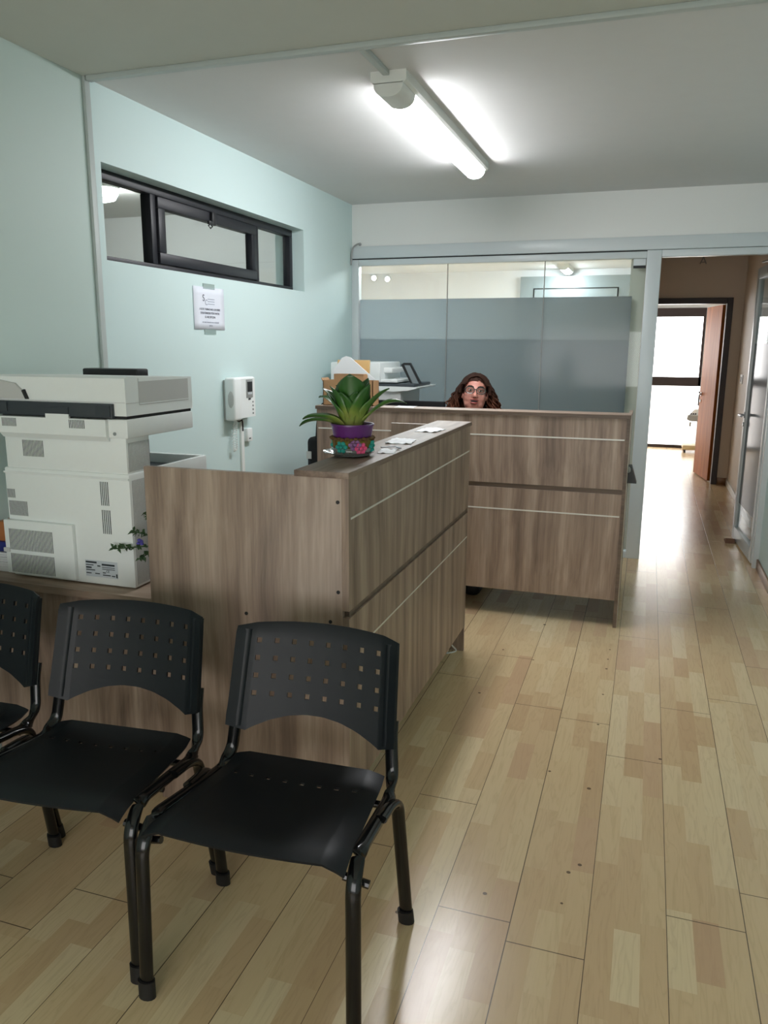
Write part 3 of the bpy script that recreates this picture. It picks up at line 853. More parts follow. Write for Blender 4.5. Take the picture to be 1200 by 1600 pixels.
bm = bm_new()                                                     # ribs along the right flank
for i in range(17):
    y = 2.074 + i * .0068
    box(bm, -1.5355, -1.5345, y, y + .0017, .70, 1.045)
    box(bm, -1.5415, -1.5405, y, y + .0017, 1.072, 1.165)
for i in range(17, 60):
    y = 2.074 + i * .0068
    box(bm, -1.5355, -1.5345, y, y + .0017, .70, .985)
obj('side_grille', bm, M['vent_grey'], pr)
bm = bm_new(); box(bm, -1.727, -1.601, 2.0594, 2.0604, .716, .772)
lb = obj('rating_label', bm, M['label_grey'], pr)
bm = bm_new()
LB = [(-1.725, -1.682, .762, .768), (-1.725, -1.695, .754, .757), (-1.68, -1.668, .752, .756), (-1.725, -1.703, .744, .749), (-1.725, -1.69, .737, .740), (-1.725, -1.705, .726, .729), (-1.69, -1.672, .726, .729),
      (-1.662, -1.612, .757, .763), (-1.662, -1.612, .750, .752), (-1.662, -1.612, .744, .746), (-1.66, -1.648, .731, .734), (-1.66, -1.63, .723, .726), (-1.625, -1.612, .722, .725), (-1.608, -1.603, .719, .732)]
for x0, x1, z0, z1 in LB: box(bm, x0, x1, 2.0588, 2.0596, z0, z1)
obj('printed_lines', bm, M['ink_black'], lb)
text('printed_mark', 'CE', .011, M['ink_black'], lb, (-1.640, 2.0592, .7345), (math.pi / 2, 0, 0))

# clutter between printer and wall
tag(bx('carton', M['orange_card'], None, -2.128, -2.062, 2.10, 2.30, .793, .862, bev=.002), 'small orange brown box topmost of the clutter left of the printer', 'box')
tag(bx('folder', M['blue_cloth'], None, -2.132, -2.060, 2.09, 2.34, .757, .792, bev=.004), 'dark blue folder between orange box and papers left of the printer', 'folder')
bm = bm_new()
for i in range(8): box(bm, -2.132 + .002 * (i % 2), -2.058 - .003 * (i % 3), 2.09 - .002 * (i % 2), 2.36, .6856 + i * .0088, .6930 + i * .0088)
tag(obj('paper_stack', bm, M['paper']), 'stack of white papers on the side table left of the printer', 'papers')

# sprig in a small vase behind the near counter's side panel
sg = thing('flower_vase', 'green artificial sprig with violet flowers beside the big printer', 'plant', (-1.43, 2.09, .7255))
bm = bm_new(); lathe(bm, [(.02, .7255), (.028, .74), (.03, .77), (.018, .80), (.02, .815)], (-1.395, 2.10), 20); obj('vase', bm, M['printer_grey'], sg, smooth=True)
stems = [[(-1.395, 2.10, .80), (-1.43, 2.095, .835), (-1.49, 2.07, .835), (-1.545, 2.05, .83), (-1.59, 2.035, .826)],
         [(-1.395, 2.10, .80), (-1.43, 2.10, .86), (-1.47, 2.09, .91), (-1.49, 2.08, .945)],
         [(-1.395, 2.10, .80), (-1.44, 2.09, .82), (-1.475, 2.06, .815), (-1.50, 2.045, .80)],
         [(-1.395, 2.10, .80), (-1.44, 2.10, .85), (-1.49, 2.08, .87), (-1.53, 2.06, .882)]]
bm = bm_new(); bmf = bm_new()
rnd = random.Random(3)
for st in stems:
    sp_ = smooth_path(st, 6)
    tube(bm, sp_, .002, 5)
    for k, p in enumerate(sp_[5:]):
        for _ in range(3):
            d = Vector((rnd.uniform(-1, 1), rnd.uniform(-1, .3), rnd.uniform(-.8, 1))).normalized()
            l = rnd.uniform(.012, .024)
            s = d.orthogonal().normalized() * .0045
            m_ = p + d * l * .5 + Vector((0, 0, .003))
            vs = [bmf.verts.new(q) for q in (p, m_ + s, p + d * l, m_ - s)]
            bmf.faces.new(vs)
for c in ((-1.505, 2.062, .852), (-1.498, 2.055, .846), (-1.512, 2.056, .846), (-1.505, 2.052, .858), (-1.47, 2.08, .915)):
    bmp = bm_new(); ball(bmp, c, (.007, .007, .006), 1); obj('flower', bmp, M['sprig_purple'], sg, smooth=True)
obj('stem', bm, M['sprig_green'], sg); 
lf_ = obj('foliage', bmf, M['sprig_green'], sg)
md = lf_.modifiers.new('thick', 'SOLIDIFY'); md.thickness = .0008

# ------------------------------------------------------------------ potted plant on the near counter
PX, PY, PZ = -0.874, 2.31, CH
pl = thing('potted_plant', 'broad-leaved green plant in a purple pot with crochet cover on the near counter', 'potted plant', (PX, PY, PZ))
bm = bm_new(); lathe(bm, [(.080, PZ + .012), (.083, PZ + .016), (.050, PZ + .005), (.046, PZ + .0), (.040, PZ + .0), (.002, PZ + .004)], (PX - .012, PY), 36, cap=False)
lathe(bm, [(.052, PZ + .001), (.059, PZ + .006), (.066, PZ + .03)], (PX, PY), 36, cap=False)
sau = obj('saucer', bm, M['saucer'], pl, smooth=True)
md = sau.modifiers.new('thick', 'SOLIDIFY'); md.thickness = .0015
bm = bm_new(); lathe(bm, [(.046, PZ + .004), (.050, PZ + .006), (.0665, PZ + .098), (.069, PZ + .098), (.069, PZ + .103), (.064, PZ + .103), (.061, PZ + .088), (.001, PZ + .088)], (PX, PY), 40)
pot = obj('pot', bm, M['purple'], pl, smooth=True)
bm = bm_new(); lathe(bm, [(.061, PZ + .089), (.04, PZ + .093), (.001, PZ + .095)], (PX, PY), 24, cap=False); obj('soil', bm, M['soil'], pot, smooth=True)
bm = bm_new()
pf_ = []
for i in range(7): pf_.append((.052 + .009 * i / 6 + .0012 * (i % 2), PZ + .010 + .046 * i / 6))
lathe(bm, pf_, (PX, PY), 40, cap=False)
cv = obj('crochet_cover', bm, M['yarn_olive'], pl, smooth=True)
md = cv.modifiers.new('thick', 'SOLIDIFY'); md.thickness = .004; md.offset = 1
bm = bm_new()
for k in range(30):                                               # scalloped brown rims
    a = 2 * math.pi * k / 30
    ball(bm, (PX + .0655 * math.cos(a), PY + .0655 * math.sin(a), PZ + .058 + .002 * (k % 2)), (.0085, .0085, .006), 1)
for a in (-2.2, -1.35, -.5, .4, 1.5, 2.7):
    tube(bm, [(PX + r * math.cos(a), PY + r * math.sin(a), PZ + z) for r, z in ((.057, .012), (.061, .034), (.066, .058))], .0045, 6)
lathe(bm, [(.054, PZ + .008), (.058, PZ + .01), (.058, PZ + .015), (.054, PZ + .016)], (PX, PY), 40, cap=False)
obj('crochet_border', bm, M['yarn_brown'], cv, smooth=True)
def crochet_flower(a, m, zc=.034):
    bm = bm_new()
    c = Vector((PX + .062 * math.cos(a), PY + .062 * math.sin(a), PZ + zc))
    tx = Vector((-math.sin(a), math.cos(a), 0)); nn = Vector((math.cos(a), math.sin(a), .15))
    for k in range(6):
        b_ = 2 * math.pi * k / 6
        p = c + tx * (.014 * math.cos(b_)) + Vector((0, 0, .013 * math.sin(b_)))
        ball(bm, p, .0085, 1)
    ball(bm, c + nn * .003, .007, 1)
    obj('crochet_flower', bm, m, cv, smooth=True)
crochet_flower(-1.78, M['yarn_teal']); crochet_flower(-.78, M['yarn_pink'], .030); crochet_flower(-1.08, M['yarn_lilac'], .042)
crochet_flower(.1, M['yarn_teal']); crochet_flower(1.0, M['yarn_pink']); crochet_flower(2.1, M['yarn_lilac']); crochet_flower(3.1, M['yarn_teal'])
# leaves: (azimuth, start lean, length, width, droop, curl)
bm = bm_new()
lay = bm.verts.layers.float.new('along')
def leaf(az, lean, ln, wd_, bend, twist=0.0, z0=.085, r0_=.02, flatten=.35):
    a = math.radians(az); out = Vector((math.cos(a), math.sin(a), 0)); side = Vector((-math.sin(a), math.cos(a), 0))
    n, mm = 16, 6
    p = Vector((PX, PY, PZ + z0)) + out * r0_
    th = math.radians(lean)
    rows = []
    for i in range(n + 1):
        t = i / n
        d = out * math.sin(th) + Vector((0, 0, math.cos(th)))
        nrm = out * -math.cos(th) + Vector((0, 0, math.sin(th)))
        w = wd_ * (0.42 + 0.58 * math.sin(min(1, t / .55) * math.pi / 2)) * (1 - max(0, (t - .5) / .5) ** 2.6)
        w = max(w, .0012)
        sd = (side * math.cos(twist * t) + nrm * math.sin(twist * t))
        row = []
        for j in range(mm + 1):
            s = j / mm * 2 - 1
            q = p + sd * (s * w / 2) + nrm * (flatten * w * (s * s) * (1 - .5 * t)) + nrm * .003 * math.sin(9 * t + az) * abs(s)
            v = bm.verts.new(q); v[lay] = t; row.append(v)
        rows.append(row)
        p = p + d * (ln / n)
        th += math.radians(bend) / n * (0.4 + 1.2 * t)
    for i in range(n):
        for j in range(mm):
            bm.faces.new((rows[i][j], rows[i][j + 1], rows[i + 1][j + 1], rows[i + 1][j]))
for L in ((-80, 5, .175, .115, 4), (-150, 18, .145, .074, 8), (-20, 17, .150, .072, 10), (172, 24, .155, .062, 30), (5, 24, .165, .058, 40),
          (60, 12, .165, .08, 12), (115, 14, .16, .08, 14), (-158, 56, .145, .062, 62), (-176, 66, .165, .044, 66), (-2, 12, .150, .066, 6),
          (190, 10, .140, .070, 8), (-55, 12, .125, .066, 6), (-110, 14, .125, .062, 6), (150, 34, .19, .040, 75), (20, 34, .185, .042, 80), (-165, 26, .125, .06, 10)):
    leaf(*L)
bm.verts.ensure_lookup_table()
fo = obj('foliage', bm, M['leaf'], pl, smooth=True, ang=80)
md = fo.modifiers.new('thick', 'SOLIDIFY'); md.thickness = .0014

# papers on the counters
def sheet(name, label, cat, cx, cy_, w, h, z, rz, crumple, m, seed):
    bm = bm_new(); n = 10
    r = Matrix.Rotation(rz, 3, 'Z')
    g = [[None] * (n + 1) for _ in range(n + 1)]
    for i in range(n + 1):
        for j in range(n + 1):
            p = r @ Vector(((i / n - .5) * w, (j / n - .5) * h, 0))
            zz = crumple * max(0, noise.noise(Vector((i * .45, j * .45, seed * 3.1))) + .15)
            g[i][j] = bm.verts.new((cx + p.x, cy_ + p.y, z + zz))
    for i in range(n):
        for j in range(n): bm.faces.new((g[i][j], g[i + 1][j], g[i + 1][j + 1], g[i][j + 1]))
    o = obj(name, bm, m, smooth=True)
    md = o.modifiers.new('thick', 'SOLIDIFY'); md.thickness = .0008; md.offset = 1
    return tag(o, label, cat)
sheet('paper_sheet', 'crumpled white paper on near counter slab, midway between plant and far end', 'paper', -.838, 2.72, .095, .15, CH + .0006, .15, .010, M['paper'], 1)
sheet('paper_sheet', 'crumpled white paper on near counter slab, closest to its far end', 'paper', -.838, 3.13, .09, .14, CH + .0006, -.1, .008, M['paper'], 2)
sheet('paper_sheet', 'small white slip on near counter slab, right beside the potted plant', 'paper', -.800, 2.44, .055, .10, CH + .0006, .2, .006, M['paper'], 3)
bm = bm_new(); tube(bm, [(-.842, 2.50, CH + .006), (-.800, 2.53, CH + .007), (-.775, 2.50, CH + .006)], .0045, 8, flat=(.4, 1.6, (0, 0, 1)))
tag(obj('pen', bm, M['printer_dark'], smooth=True), 'dark flat strip on near counter slab just behind the plant', 'strip')
sheet('paper_sheet', 'white paper lying on the back counter slab near the carton', 'paper', -1.28, 4.23, .11, .12, CB + .0006, .1, .002, M['paper'], 4)

# carton with envelopes on the back counter
cb = thing('carton', 'open brown cardboard carton on the left end of back counter', 'box', (-1.62, 4.27, CB))
bm = bm_new()
x0, x1, y0, y1, z1 = -1.765, -1.462, 4.19, 4.295, CB + .142
box(bm, x0, x1, y0, y0 + .004, CB, z1); box(bm, x0, x1, y1 - .004, y1, CB, z1)
box(bm, x0, x0 + .004, y0, y1, CB, z1); box(bm, x1 - .004, x1, y0, y1, CB, z1); box(bm, x0, x1, y0, y1, CB, CB + .004)
obj('carton_body', bm, M['carton'], cb)
bm = bm_new(); prism(bm, [(x0 + .0, z1 - .01), (x0 + .004, z1 - .01), (x0 - .008, z1 + .012), (x0 - .012, z1 + .012)], 1, y0, y1); obj('carton_flap', bm, M['carton'], cb)
tag(bx('small_box', M['carton'], None, -1.702, -1.522, 4.20, 4.275, CB + .085, CB + .178, bev=.002), 'small flat brown box lying inside the open carton', 'box')
bm = bm_new()
prism(bm, [(-1.71, CB + .18), (-1.515, CB + .18), (-1.512, CB + .255), (-1.708, CB + .255)], 1, 4.276, 4.288)
tag(obj('envelope', bm, M['kraft']), 'golden kraft envelope standing behind the white one in the carton', 'envelope')
bm = bm_new()
prism(bm, [(-1.715, CB + .18), (-1.50, CB + .18), (-1.48, CB + .15), (-1.45, CB + .15), (-1.60, CB + .272), (-1.625, CB + .278), (-1.65, CB + .268)], 1, 4.196, 4.200)
tag(obj('envelope', bm, M['paper']), 'white envelope with pointed flap standing up from the carton', 'envelope')
bm = bm_new(); box(bm, -1.81, -1.70, 4.42, 4.50, 1.24, 1.35, bev=.004)
# second printer, behind the counter in the corner
p2 = thing('office_printer', 'white and grey printer with tilted screen behind the carton', 'printer', (-1.75, 5.2, 0))
bm.free()
bx('body', M['printer_white'], p2, -2.05, -1.52, 4.95, 5.5, 0.03, 1.06, bev=.006)
bx('neck', M['printer_grey'], p2, -2.04, -1.555, 5.02, 5.48, 1.06, 1.175, bev=.004)
bm = bm_new(); prism(bm, [(-2.05, 1.205), (-2.05, 1.19), (-1.60, 1.172), (-1.50, 1.18), (-1.44, 1.196), (-1.44, 1.202), (-1.6, 1.205)], 1, 5.0, 5.5)
obj('scanner_bed', bm, M['printer_white'], p2)
bx('glass_plate', M['printer_dark'], p2, -1.80, -1.46, 5.02, 5.42, 1.203, 1.222, bev=.003)
bm = bm_new(); box(bm, -2.06, -1.70, 5.02, 5.48, 1.225, 1.36, bev=.012); box(bm, -1.71, -1.64, 5.1, 5.4, 1.29, 1.325, bev=.01); box(bm, -1.80, -1.585, 5.04, 5.45, 1.228, 1.248, bev=.005)
obj('document_feeder', bm, M['printer_white'], p2, smooth=True)
bm = bm_new(); prism(bm, [(-1.595, 1.345), (-1.575, 1.358), (-1.53, 1.358), (-1.455, 1.225), (-1.46, 1.205), (-1.515, 1.20)], 1, 5.15, 5.175)
cp_ = obj('control_panel', bm, M['black_plastic'], p2)
bm = bm_new(); prism(bm, [(-1.570, 1.342), (-1.532, 1.342), (-1.468, 1.222), (-1.508, 1.216)], 1, 5.146, 5.152); obj('screen', bm, M['screen_pale'], cp_)
bm = bm_new(); tube(bm, [(-1.52, 5.17, 1.22), (-1.56, 5.22, 1.20)], .012); obj('screen_arm', bm, M['black_plastic'], cp_, smooth=True)
sheet('paper_sheet', 'white paper sticking out of the printer behind the carton', 'paper', -1.63, 4.98, .14, .05, 1.062, .1, .012, M['paper'], 6)

# monitor seen over the back counter
mo = thing('computer_monitor', 'black computer monitor whose top shows over the back counter', 'monitor', (-1.38, 4.68, .725))
bm = bm_new(); box(bm, -1.60, -1.165, 4.66, 4.69, .84, 1.138, bev=.005); obj('housing', bm, M['monitor_black'], mo, smooth=True)
bx('screen', M['screen'], mo, -1.585, -1.18, 4.689, 4.692, .86, 1.118)
bm = bm_new(); box(bm, -1.42, -1.34, 4.64, 4.665, .74, .98, bev=.004); box(bm, -1.50, -1.26, 4.58, 4.76, .7255, .74, bev=.004); obj('stand', bm, M['black_plastic'], mo, smooth=True)

# things at the ends of the back counter
bg = thing('shoulder_bag', 'black bag with white tag hanging at the left end of back counter', 'bag', (-1.87, 4.4, .72))
bm = bm_new(); box(bm, -1.925, -1.815, 4.30, 4.52, .70, .93, bev=.03, seg=3); b_ = obj('bag_body', bm, M['black_cloth'], bg, smooth=True)
bm = bm_new(); tube(bm, smooth_path([(-1.865, 4.32, .91), (-1.84, 4.28, 1.02), (-1.812, 4.25, 1.10), (-1.800, 4.27, 1.132), (-1.812, 4.30, 1.10), (-1.83, 4.48, 1.02), (-1.865, 4.50, .91)]), .008, 8); obj('strap', bm, M['black_cloth'], bg, smooth=True)
bx('tag', M['paper'], bg, -1.922, -1.890, 4.296, 4.30, .80, .845)
hk = thing('wall_hook', 'small black wedge-shaped bracket with grey knob on the back counter end panel', 'bracket', (-.06, 4.3, .8))
bm = bm_new(); prism(bm, [(-.0655, .855), (-.047, .855), (-.018, .765), (-.0655, .765)], 1, 4.28, 4.36); obj('bracket_body', bm, M['black_plastic'], hk)
bm = bm_new(); ball(bm, (-.062, 4.272, .838), (.012, .012, .018), 2); obj('knob', bm, M['grey_plastic'], hk, smooth=True)
bm = bm_new(); tube(bm, smooth_path([(-.84, 3.545, .004), (-.835, 3.50, .005), (-.80, 3.545, .005), (-.812, 3.50, .05), (-.818, 3.47, .09), (-.83, 3.43, .14)]), .004, 6)
tag(obj('cable', bm, M['pvc'], smooth=True), 'thin white cable loop on the floor under the near counter end', 'cable')

# ------------------------------------------------------------------ wall phone, notice, small box
ph = thing('intercom_phone', 'white wall intercom phone with small screen on the mint wall', 'intercom', (XL, 3.83, 1.07))
bm = bm_new(); box(bm, XL, XL + .012, 3.715, 3.965, 1.075, 1.288, bev=.003); obj('back_plate', bm, M['printer_grey'], ph, smooth=True)
bm = bm_new(); prism(bm, [(XL + .012, 1.072), (XL + .052, 1.078), (XL + .052, 1.290), (XL + .04, 1.298), (XL + .012, 1.298)], 1, 3.79, 3.975)
bd = obj('phone_body', bm, M['printer_white'], ph)
bm = bm_new(); box(bm, XL + .012, XL + .075, 3.705, 3.785, 1.072, 1.30, bev=.012, seg=3)
hs = obj('handset', bm, M['printer_white'], ph, smooth=True)
bm = bm_new(); ball(bm, (XL + .05, 3.7045, 1.185), (.018, .003, .045), 2); obj('finger_grip', bm, M['printer_grey'], hs, smooth=True)
bx('screen_bezel', M['grey_plastic'], bd, XL + .051, XL + .055, 3.872, 3.945, 1.185, 1.285, bev=.001)
bx('screen', M['black_plastic'], bd, XL + .0545, XL + .0565, 3.882, 3.936, 1.218, 1.272)
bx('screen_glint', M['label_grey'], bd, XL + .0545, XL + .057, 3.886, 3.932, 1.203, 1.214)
bx('name_slot', M['black_plastic'], bd, XL + .051, XL + .054, 3.895, 3.92, 1.173, 1.181)
for k in range(4):
    z = 1.16 - k * .021
    bm = bm_new(); tube(bm, [(XL + .051, 3.945, z), (XL + .056, 3.945, z)], .005, 12); obj('button', bm, M['grey_plastic'], bd, smooth=True)
bm = bm_new()                                                     # curly handset cord
pth = smooth_path([(XL + .04, 3.765, 1.074), (XL + .03, 3.765, 1.03), (XL + .03, 3.755, .95), (XL + .03, 3.765, .905), (XL + .03, 3.785, .925), (XL + .03, 3.782, .99), (XL + .03, 3.79, 1.04), (XL + .02, 3.80, 1.074)], 30)
coil = []
for i, p in enumerate(pth):
    a = i * 1.05
    coil.append(p + Vector((.0065 * math.sin(a), .0065 * math.cos(a), .0045 * math.sin(a))))
tube(bm, coil, .0022, 5); obj('cord', bm, M['printer_white'], ph, smooth=True)
bm = bm_new(); tube(bm, smooth_path([(XL + .02, 3.80, 1.074), (XL + .025, 3.83, 1.058), (XL + .022, 3.87, 1.062), (XL + .018, 3.885, 1.03), (XL + .017, 3.886, 1.0)]), .004, 6); obj('line_cable', bm, M['dark_gap'], ph, smooth=True)
wb = thing('junction_box', 'small white box on the wall just below the intercom phone', 'junction box', (XL, 3.95, .96))
bx('cover', M['printer_white'], wb, XL, XL + .026, 3.925, 3.985, .935, 1.01, bev=.006)
bx('slot', M['dark_gap'], wb, XL + .0255, XL + .0268, 3.94, 3.96, .95, .956)
nt_ = thing('notice_sheet', 'white printed notice taped to the mint wall below the window', 'notice', (XL, 3.604, 1.65))
bm = bm_new()
n = 6; g0 = []
for i in range(n + 1):
    for j in range(n + 1):
        u, v = i / n, j / n
        lift = .004 + .010 * max(0, .25 - u) * (1 - abs(v - .35))
        g0.append(bm.verts.new((XL + lift * .5, 3.456 + u * .296, 1.545 + v * .208)))
for i in range(n):
    for j in range(n): bm.faces.new((g0[i * 7 + j], g0[(i + 1) * 7 + j], g0[(i + 1) * 7 + j + 1], g0[i * 7 + j + 1]))
sh_ = obj('sheet', bm, M['paper_blue'], nt_, smooth=True)
md = sh_.modifiers.new('thick', 'SOLIDIFY'); md.thickness = .0006
RW = (math.pi / 2, 0, math.pi / 2)
XT = XL + .0035
text('heading', 'S', .046, M['ink'], sh_, (XT, 3.550, 1.684), RW)
text('heading', 'C', .038, M['ink_pale'], sh_, (XT, 3.575, 1.666), RW)
bm = bm_new()
for k in range(3): box(bm, XT - .0003, XT + .0003, 3.59, 3.655, 1.694 - k * .012, 1.697 - k * .012)
obj('logo_lines', bm, M['ink_pale'], sh_)
text('lettering', 'A ESTE TURNO NO LOS DEBE', .0150, M['ink'], sh_, (XT, 3.608, 1.640), RW)
text('lettering', 'DESATENDER POR FAVOR', .0155, M['ink'], sh_, (XT, 3.608, 1.621), RW)
text('lettering', 'EL RECEPCION', .0150, M['ink'], sh_, (XT, 3.608, 1.602), RW)
text('lettering', 'en este horario no se atiende', .0135, M['ink_pale'], sh_, (XT, 3.612, 1.578), RW)
text('lettering', 'gracias', .0125, M['ink_pale'], sh_, (XT, 3.612, 1.562), RW)
M['tape'] = glass_mat('clear_tape', S(222, 232, 230), 1.0, .05, .25, .03)
for z in (1.758, 1.536): bx('tape', M['tape'], nt_, XL + .0002, XL + .0036, 3.55, 3.66, z - .014, z + .012)

# ------------------------------------------------------------------ waiting chairs
def round_poly(pts, r, n=5):
    """polyline with its corners rounded"""
    P = [Vector(p) for p in pts]; out = [P[0]]
    for i in range(1, len(P) - 1):
        a, b_, c = P[i - 1], P[i], P[i + 1]
        rr = min(r, (a - b_).length * .45, (c - b_).length * .45)
        s = b_ + (a - b_).normalized() * rr; e = b_ + (c - b_).normalized() * rr
        for k in range(n + 1):
            t = k / n
            out.append(s * (1 - t) ** 2 + b_ * 2 * t * (1 - t) + e * t * t)
    out.append(P[-1])
    return out

def make_chair(label):
    root = thing('waiting_chair', label, 'chair', (0, 0, 0), None)
    # seat: grid with square holes, front edge rolled down, flanges folded down at the sides
    fr = lambda us, c, w: [c - w / 2, c + w / 2]
    hs_ = .0055
    cols = [-1, -.93, -.80] + sum([[-.74 + 1.48 * k / 7 - .029, -.74 + 1.48 * k / 7 + .029] for k in range(8)], []) + [.80, .93, 1]
    rows = [0, .04, .10, .18, .30, .42, .55, .68, .745, .775, .84, .92, 1.0]
    bm = bm_new(); G = []
    def seat_pt(u, v):
        hw = .235 + (.205 - .235) * v                           # wider in front
        x = u * hw
        y = -.205 + .40 * v
        z = .458 - .046 * v - .010 * math.cos(u * math.pi / 2) * math.sin(math.pi * min(1, v * 1.1))
        if v < .18: z -= .014 * ((.18 - v) / .18) ** 2
        y -= .014 * math.cos(u * math.pi / 2) * (1 - v)
        if abs(u) > .80: z -= .022 * ((abs(u) - .80) / .20) ** 1.3 * (1 - .5 * v)
        if v > .9: z += .012 * ((v - .9) / .1)
        return Vector((x, y, z))
    for v in rows: G.append([bm.verts.new(seat_pt(u, v)) for u in cols])
    hole_cols = {3 + 2 * k for k in range(8)}
    for i in range(len(rows) - 1):
        for j in range(len(cols) - 1):
            if i == 8 and j in hole_cols: continue
            bm.faces.new((G[i][j], G[i][j + 1], G[i + 1][j + 1], G[i + 1][j]))
    st = obj('seat', bm, M['chair_plastic'], root, smooth=True, world=False, ang=35)
    md = st.modifiers.new('thick', 'SOLIDIFY'); md.thickness = .006; md.offset = -1; bake(st)
    # backrest
    bm = bm_new(); G = []
    zr = [.545, .562, .575, .607, .620, .652, .665, .697, .710, .728]
    rows = ['lo', 'lo2'] + zr + ['hi']
    def back_pt(u, r):
        zt = .735 if r == 'hi' else (.48 if isinstance(r, str) else r)
        hw = .232 - .010 * (zt - .48) / .255
        x = u * hw
        lo = .524 - .051 * min(1, (abs(u) / .80)) ** 2 if abs(u) <= .80 else .473 + .020 * (abs(u) - .80) / .2
        hi = .741 + .012 * (1 - u * u)
        if r == 'lo': z = lo
        elif r == 'lo2': z = lo + (.545 - lo) * .5 if lo < .54 else lo + .004
        elif r == 'hi': z = hi
        else: z = r
        y = .205 + (z - .48) * .27 + .030 * (1 - u * u)
        if abs(u) > .80: y += -.016 * ((abs(u) - .8) / .2)
        if r == 'hi': y += .006
        return Vector((x, y, z))
    for r in rows: G.append([bm.verts.new(back_pt(u, r)) for u in cols])
    hr = {3, 5, 7, 9}
    for i in range(len(rows) - 1):
        for j in range(len(cols) - 1):
            if i in hr and j in hole_cols: continue
            bm.faces.new((G[i][j], G[i][j + 1], G[i + 1][j + 1], G[i + 1][j]))
    bk = obj('backrest', bm, M['chair_plastic'], root, smooth=True, world=False, ang=35)
    md = bk.modifiers.new('thick', 'SOLIDIFY'); md.thickness = .006; md.offset = 1; bake(bk)
    for s in (-1, 1):
        bm = bm_new()
        tube(bm, [(s * .80 * .228,   .208 + (z - .48) * .27 + .0055, z) for z in (.49, .60, .735)], .0012, 4)
        obj('backrest_seam', bm, M['rubber'], bk, world=False)
        bm = bm_new()
        tube(bm, [(s * (.211 - .010 * (z - .48) / .255), .207 + (z - .48) * .27, z) for z in (.487, .56, .65, .733)], .0135, 12, flat=(.75, 1.35, (0, 1, 0)))
        obj('backrest_sleeve', bm, M['chair_plastic'], bk, smooth=True, world=False)
    for s in (-1, 1):
        bm = bm_new()
        pts = round_poly([(s * .250, -.195, .014), (s * .246, -.185, .385), (s * .242, -.135, .432), (s * .232, .150, .385), (s * .222, .205, .41), (s * .214, .222, .50), (s * .212, .238, .545)], .055, 6)
        tube(bm, pts, .0125, 14, flat=(.86, 1.36, (0, 1, 0.35)))
        fl = obj('side_frame', bm, M['chair_metal'], root, smooth=True, world=False, ang=60)
        bm = bm_new(); tube(bm, [(s * .250, -.195, 0), (s * .250, -.195, .045)], .0165, 14, flat=(.9, 1.28, (0, 1, 0))); obj('foot_cap', bm, M['rubber'], fl, smooth=True, world=False)
        bm = bm_new()
        pts = round_poly([(s * .264, .205, .014), (s * .254, .135, .388), (s * .246, .085, .402), (s * .244, .02, .41)], .03, 6)
        tube(bm, pts, .0125, 14, flat=(.86, 1.36, (0, 1, 0.2)))
        rl = obj('rear_leg', bm, M['chair_metal'], root, smooth=True, world=False, ang=60)
        bm = bm_new(); tube(bm, [(s * .264, .205, 0), (s * .2615, .1985, .04)], .0165, 14, flat=(.9, 1.28, (0, 1, 0))); obj('foot_cap', bm, M['rubber'], rl, smooth=True, world=False)
    bm = bm_new()
    tube(bm, [(-.244, .11, .388), (.244, .11, .388)], .009, 10)
    tube(bm, [(-.240, -.02, .392), (.240, -.02, .392)], .007, 8)
    for s in (-1, 1): tube(bm, [(s * .215, -.155, .385), (s * .272, -.155, .375)], .009, 8)
    obj('cross_bar', bm, M['chair_metal'], root, smooth=True, world=False)
    return root

def copy_tree(o, parent=None):
    c = o.copy(); COL.objects.link(c)
    if parent is not None: c.parent = parent
    for ch in list(o.children): copy_tree(ch, c)
    return c
ch1 = make_chair('black perforated waiting chair nearest the camera, in front of the near counter end')
ch1.location = (-.752, 1.487, 0); ch1.rotation_euler.z = math.radians(2.5)
ch1['group'] = 'row of black waiting chairs'
for x, y, a, lab in ((-1.306, 1.487, 5.0, 'black perforated waiting chair between two others, in front of the side table'),
                     (-1.860, 1.49, 3.0, 'black perforated waiting chair cut off by the left edge, beside the mint wall')):
    c = copy_tree(ch1); c.location = (x, y, 0); c.rotation_euler.z = math.radians(a); c['label'] = lab

# ------------------------------------------------------------------ small hall things
ls = thing('light_switch', 'white light switch on the right hall wall behind the glazed door', 'light switch', (.9, 8.72, 1.16))
bx('switch_plate', M['pvc'], ls, .893, .90, 8.62, 8.82, 1.115, 1.205, bev=.002)
bx('rocker', M['grey_plastic'], ls, .889, .894, 8.68, 8.76, 1.135, 1.185, bev=.002)
br = thing('wall_hanger', 'small grey A-shaped hanger high on the hall end wall', 'hanger', (.47, YF, 2.35))
bm = bm_new()
for s in (-1, 1): tube(bm, [(.465, YF - .012, 2.40), (.465 + s * .03, YF - .012, 2.33)], .005, 6)
tube(bm, [(.442, YF - .012, 2.348), (.488, YF - .012, 2.348)], .004, 6)
obj('hanger_frame', bm, M['grey_plastic'], br, smooth=True)
bm = bm_new(); tube(bm, [(.465, YF, 2.40), (.465, YF - .018, 2.40)], .008, 8); obj('nail', bm, M['steel'], br)
bm = bm_new(); prism(bm, [(6.36, 0), (6.48, 0), (6.48, .008), (6.36, .04)], 0, .655, .72)
tag(obj('door_wedge', bm, M['wedge_brown']), 'brown rubber wedge on the floor holding the glazed door open', 'door wedge')
eq = thing('medical_trolley', 'white wheeled equipment trolley in the bright room behind the orange door', 'trolley', (.68, 12.0, 0))
bm = bm_new(); box(bm, .535, .86, 11.85, 12.2, .045, .11, bev=.015); obj('base', bm, M['beige_plastic'], eq, smooth=True)
bm = bm_new(); tube(bm, [(.74, 12.02, .10), (.74, 12.02, .46)], .035, 16); obj('column', bm, M['printer_white'], eq, smooth=True)
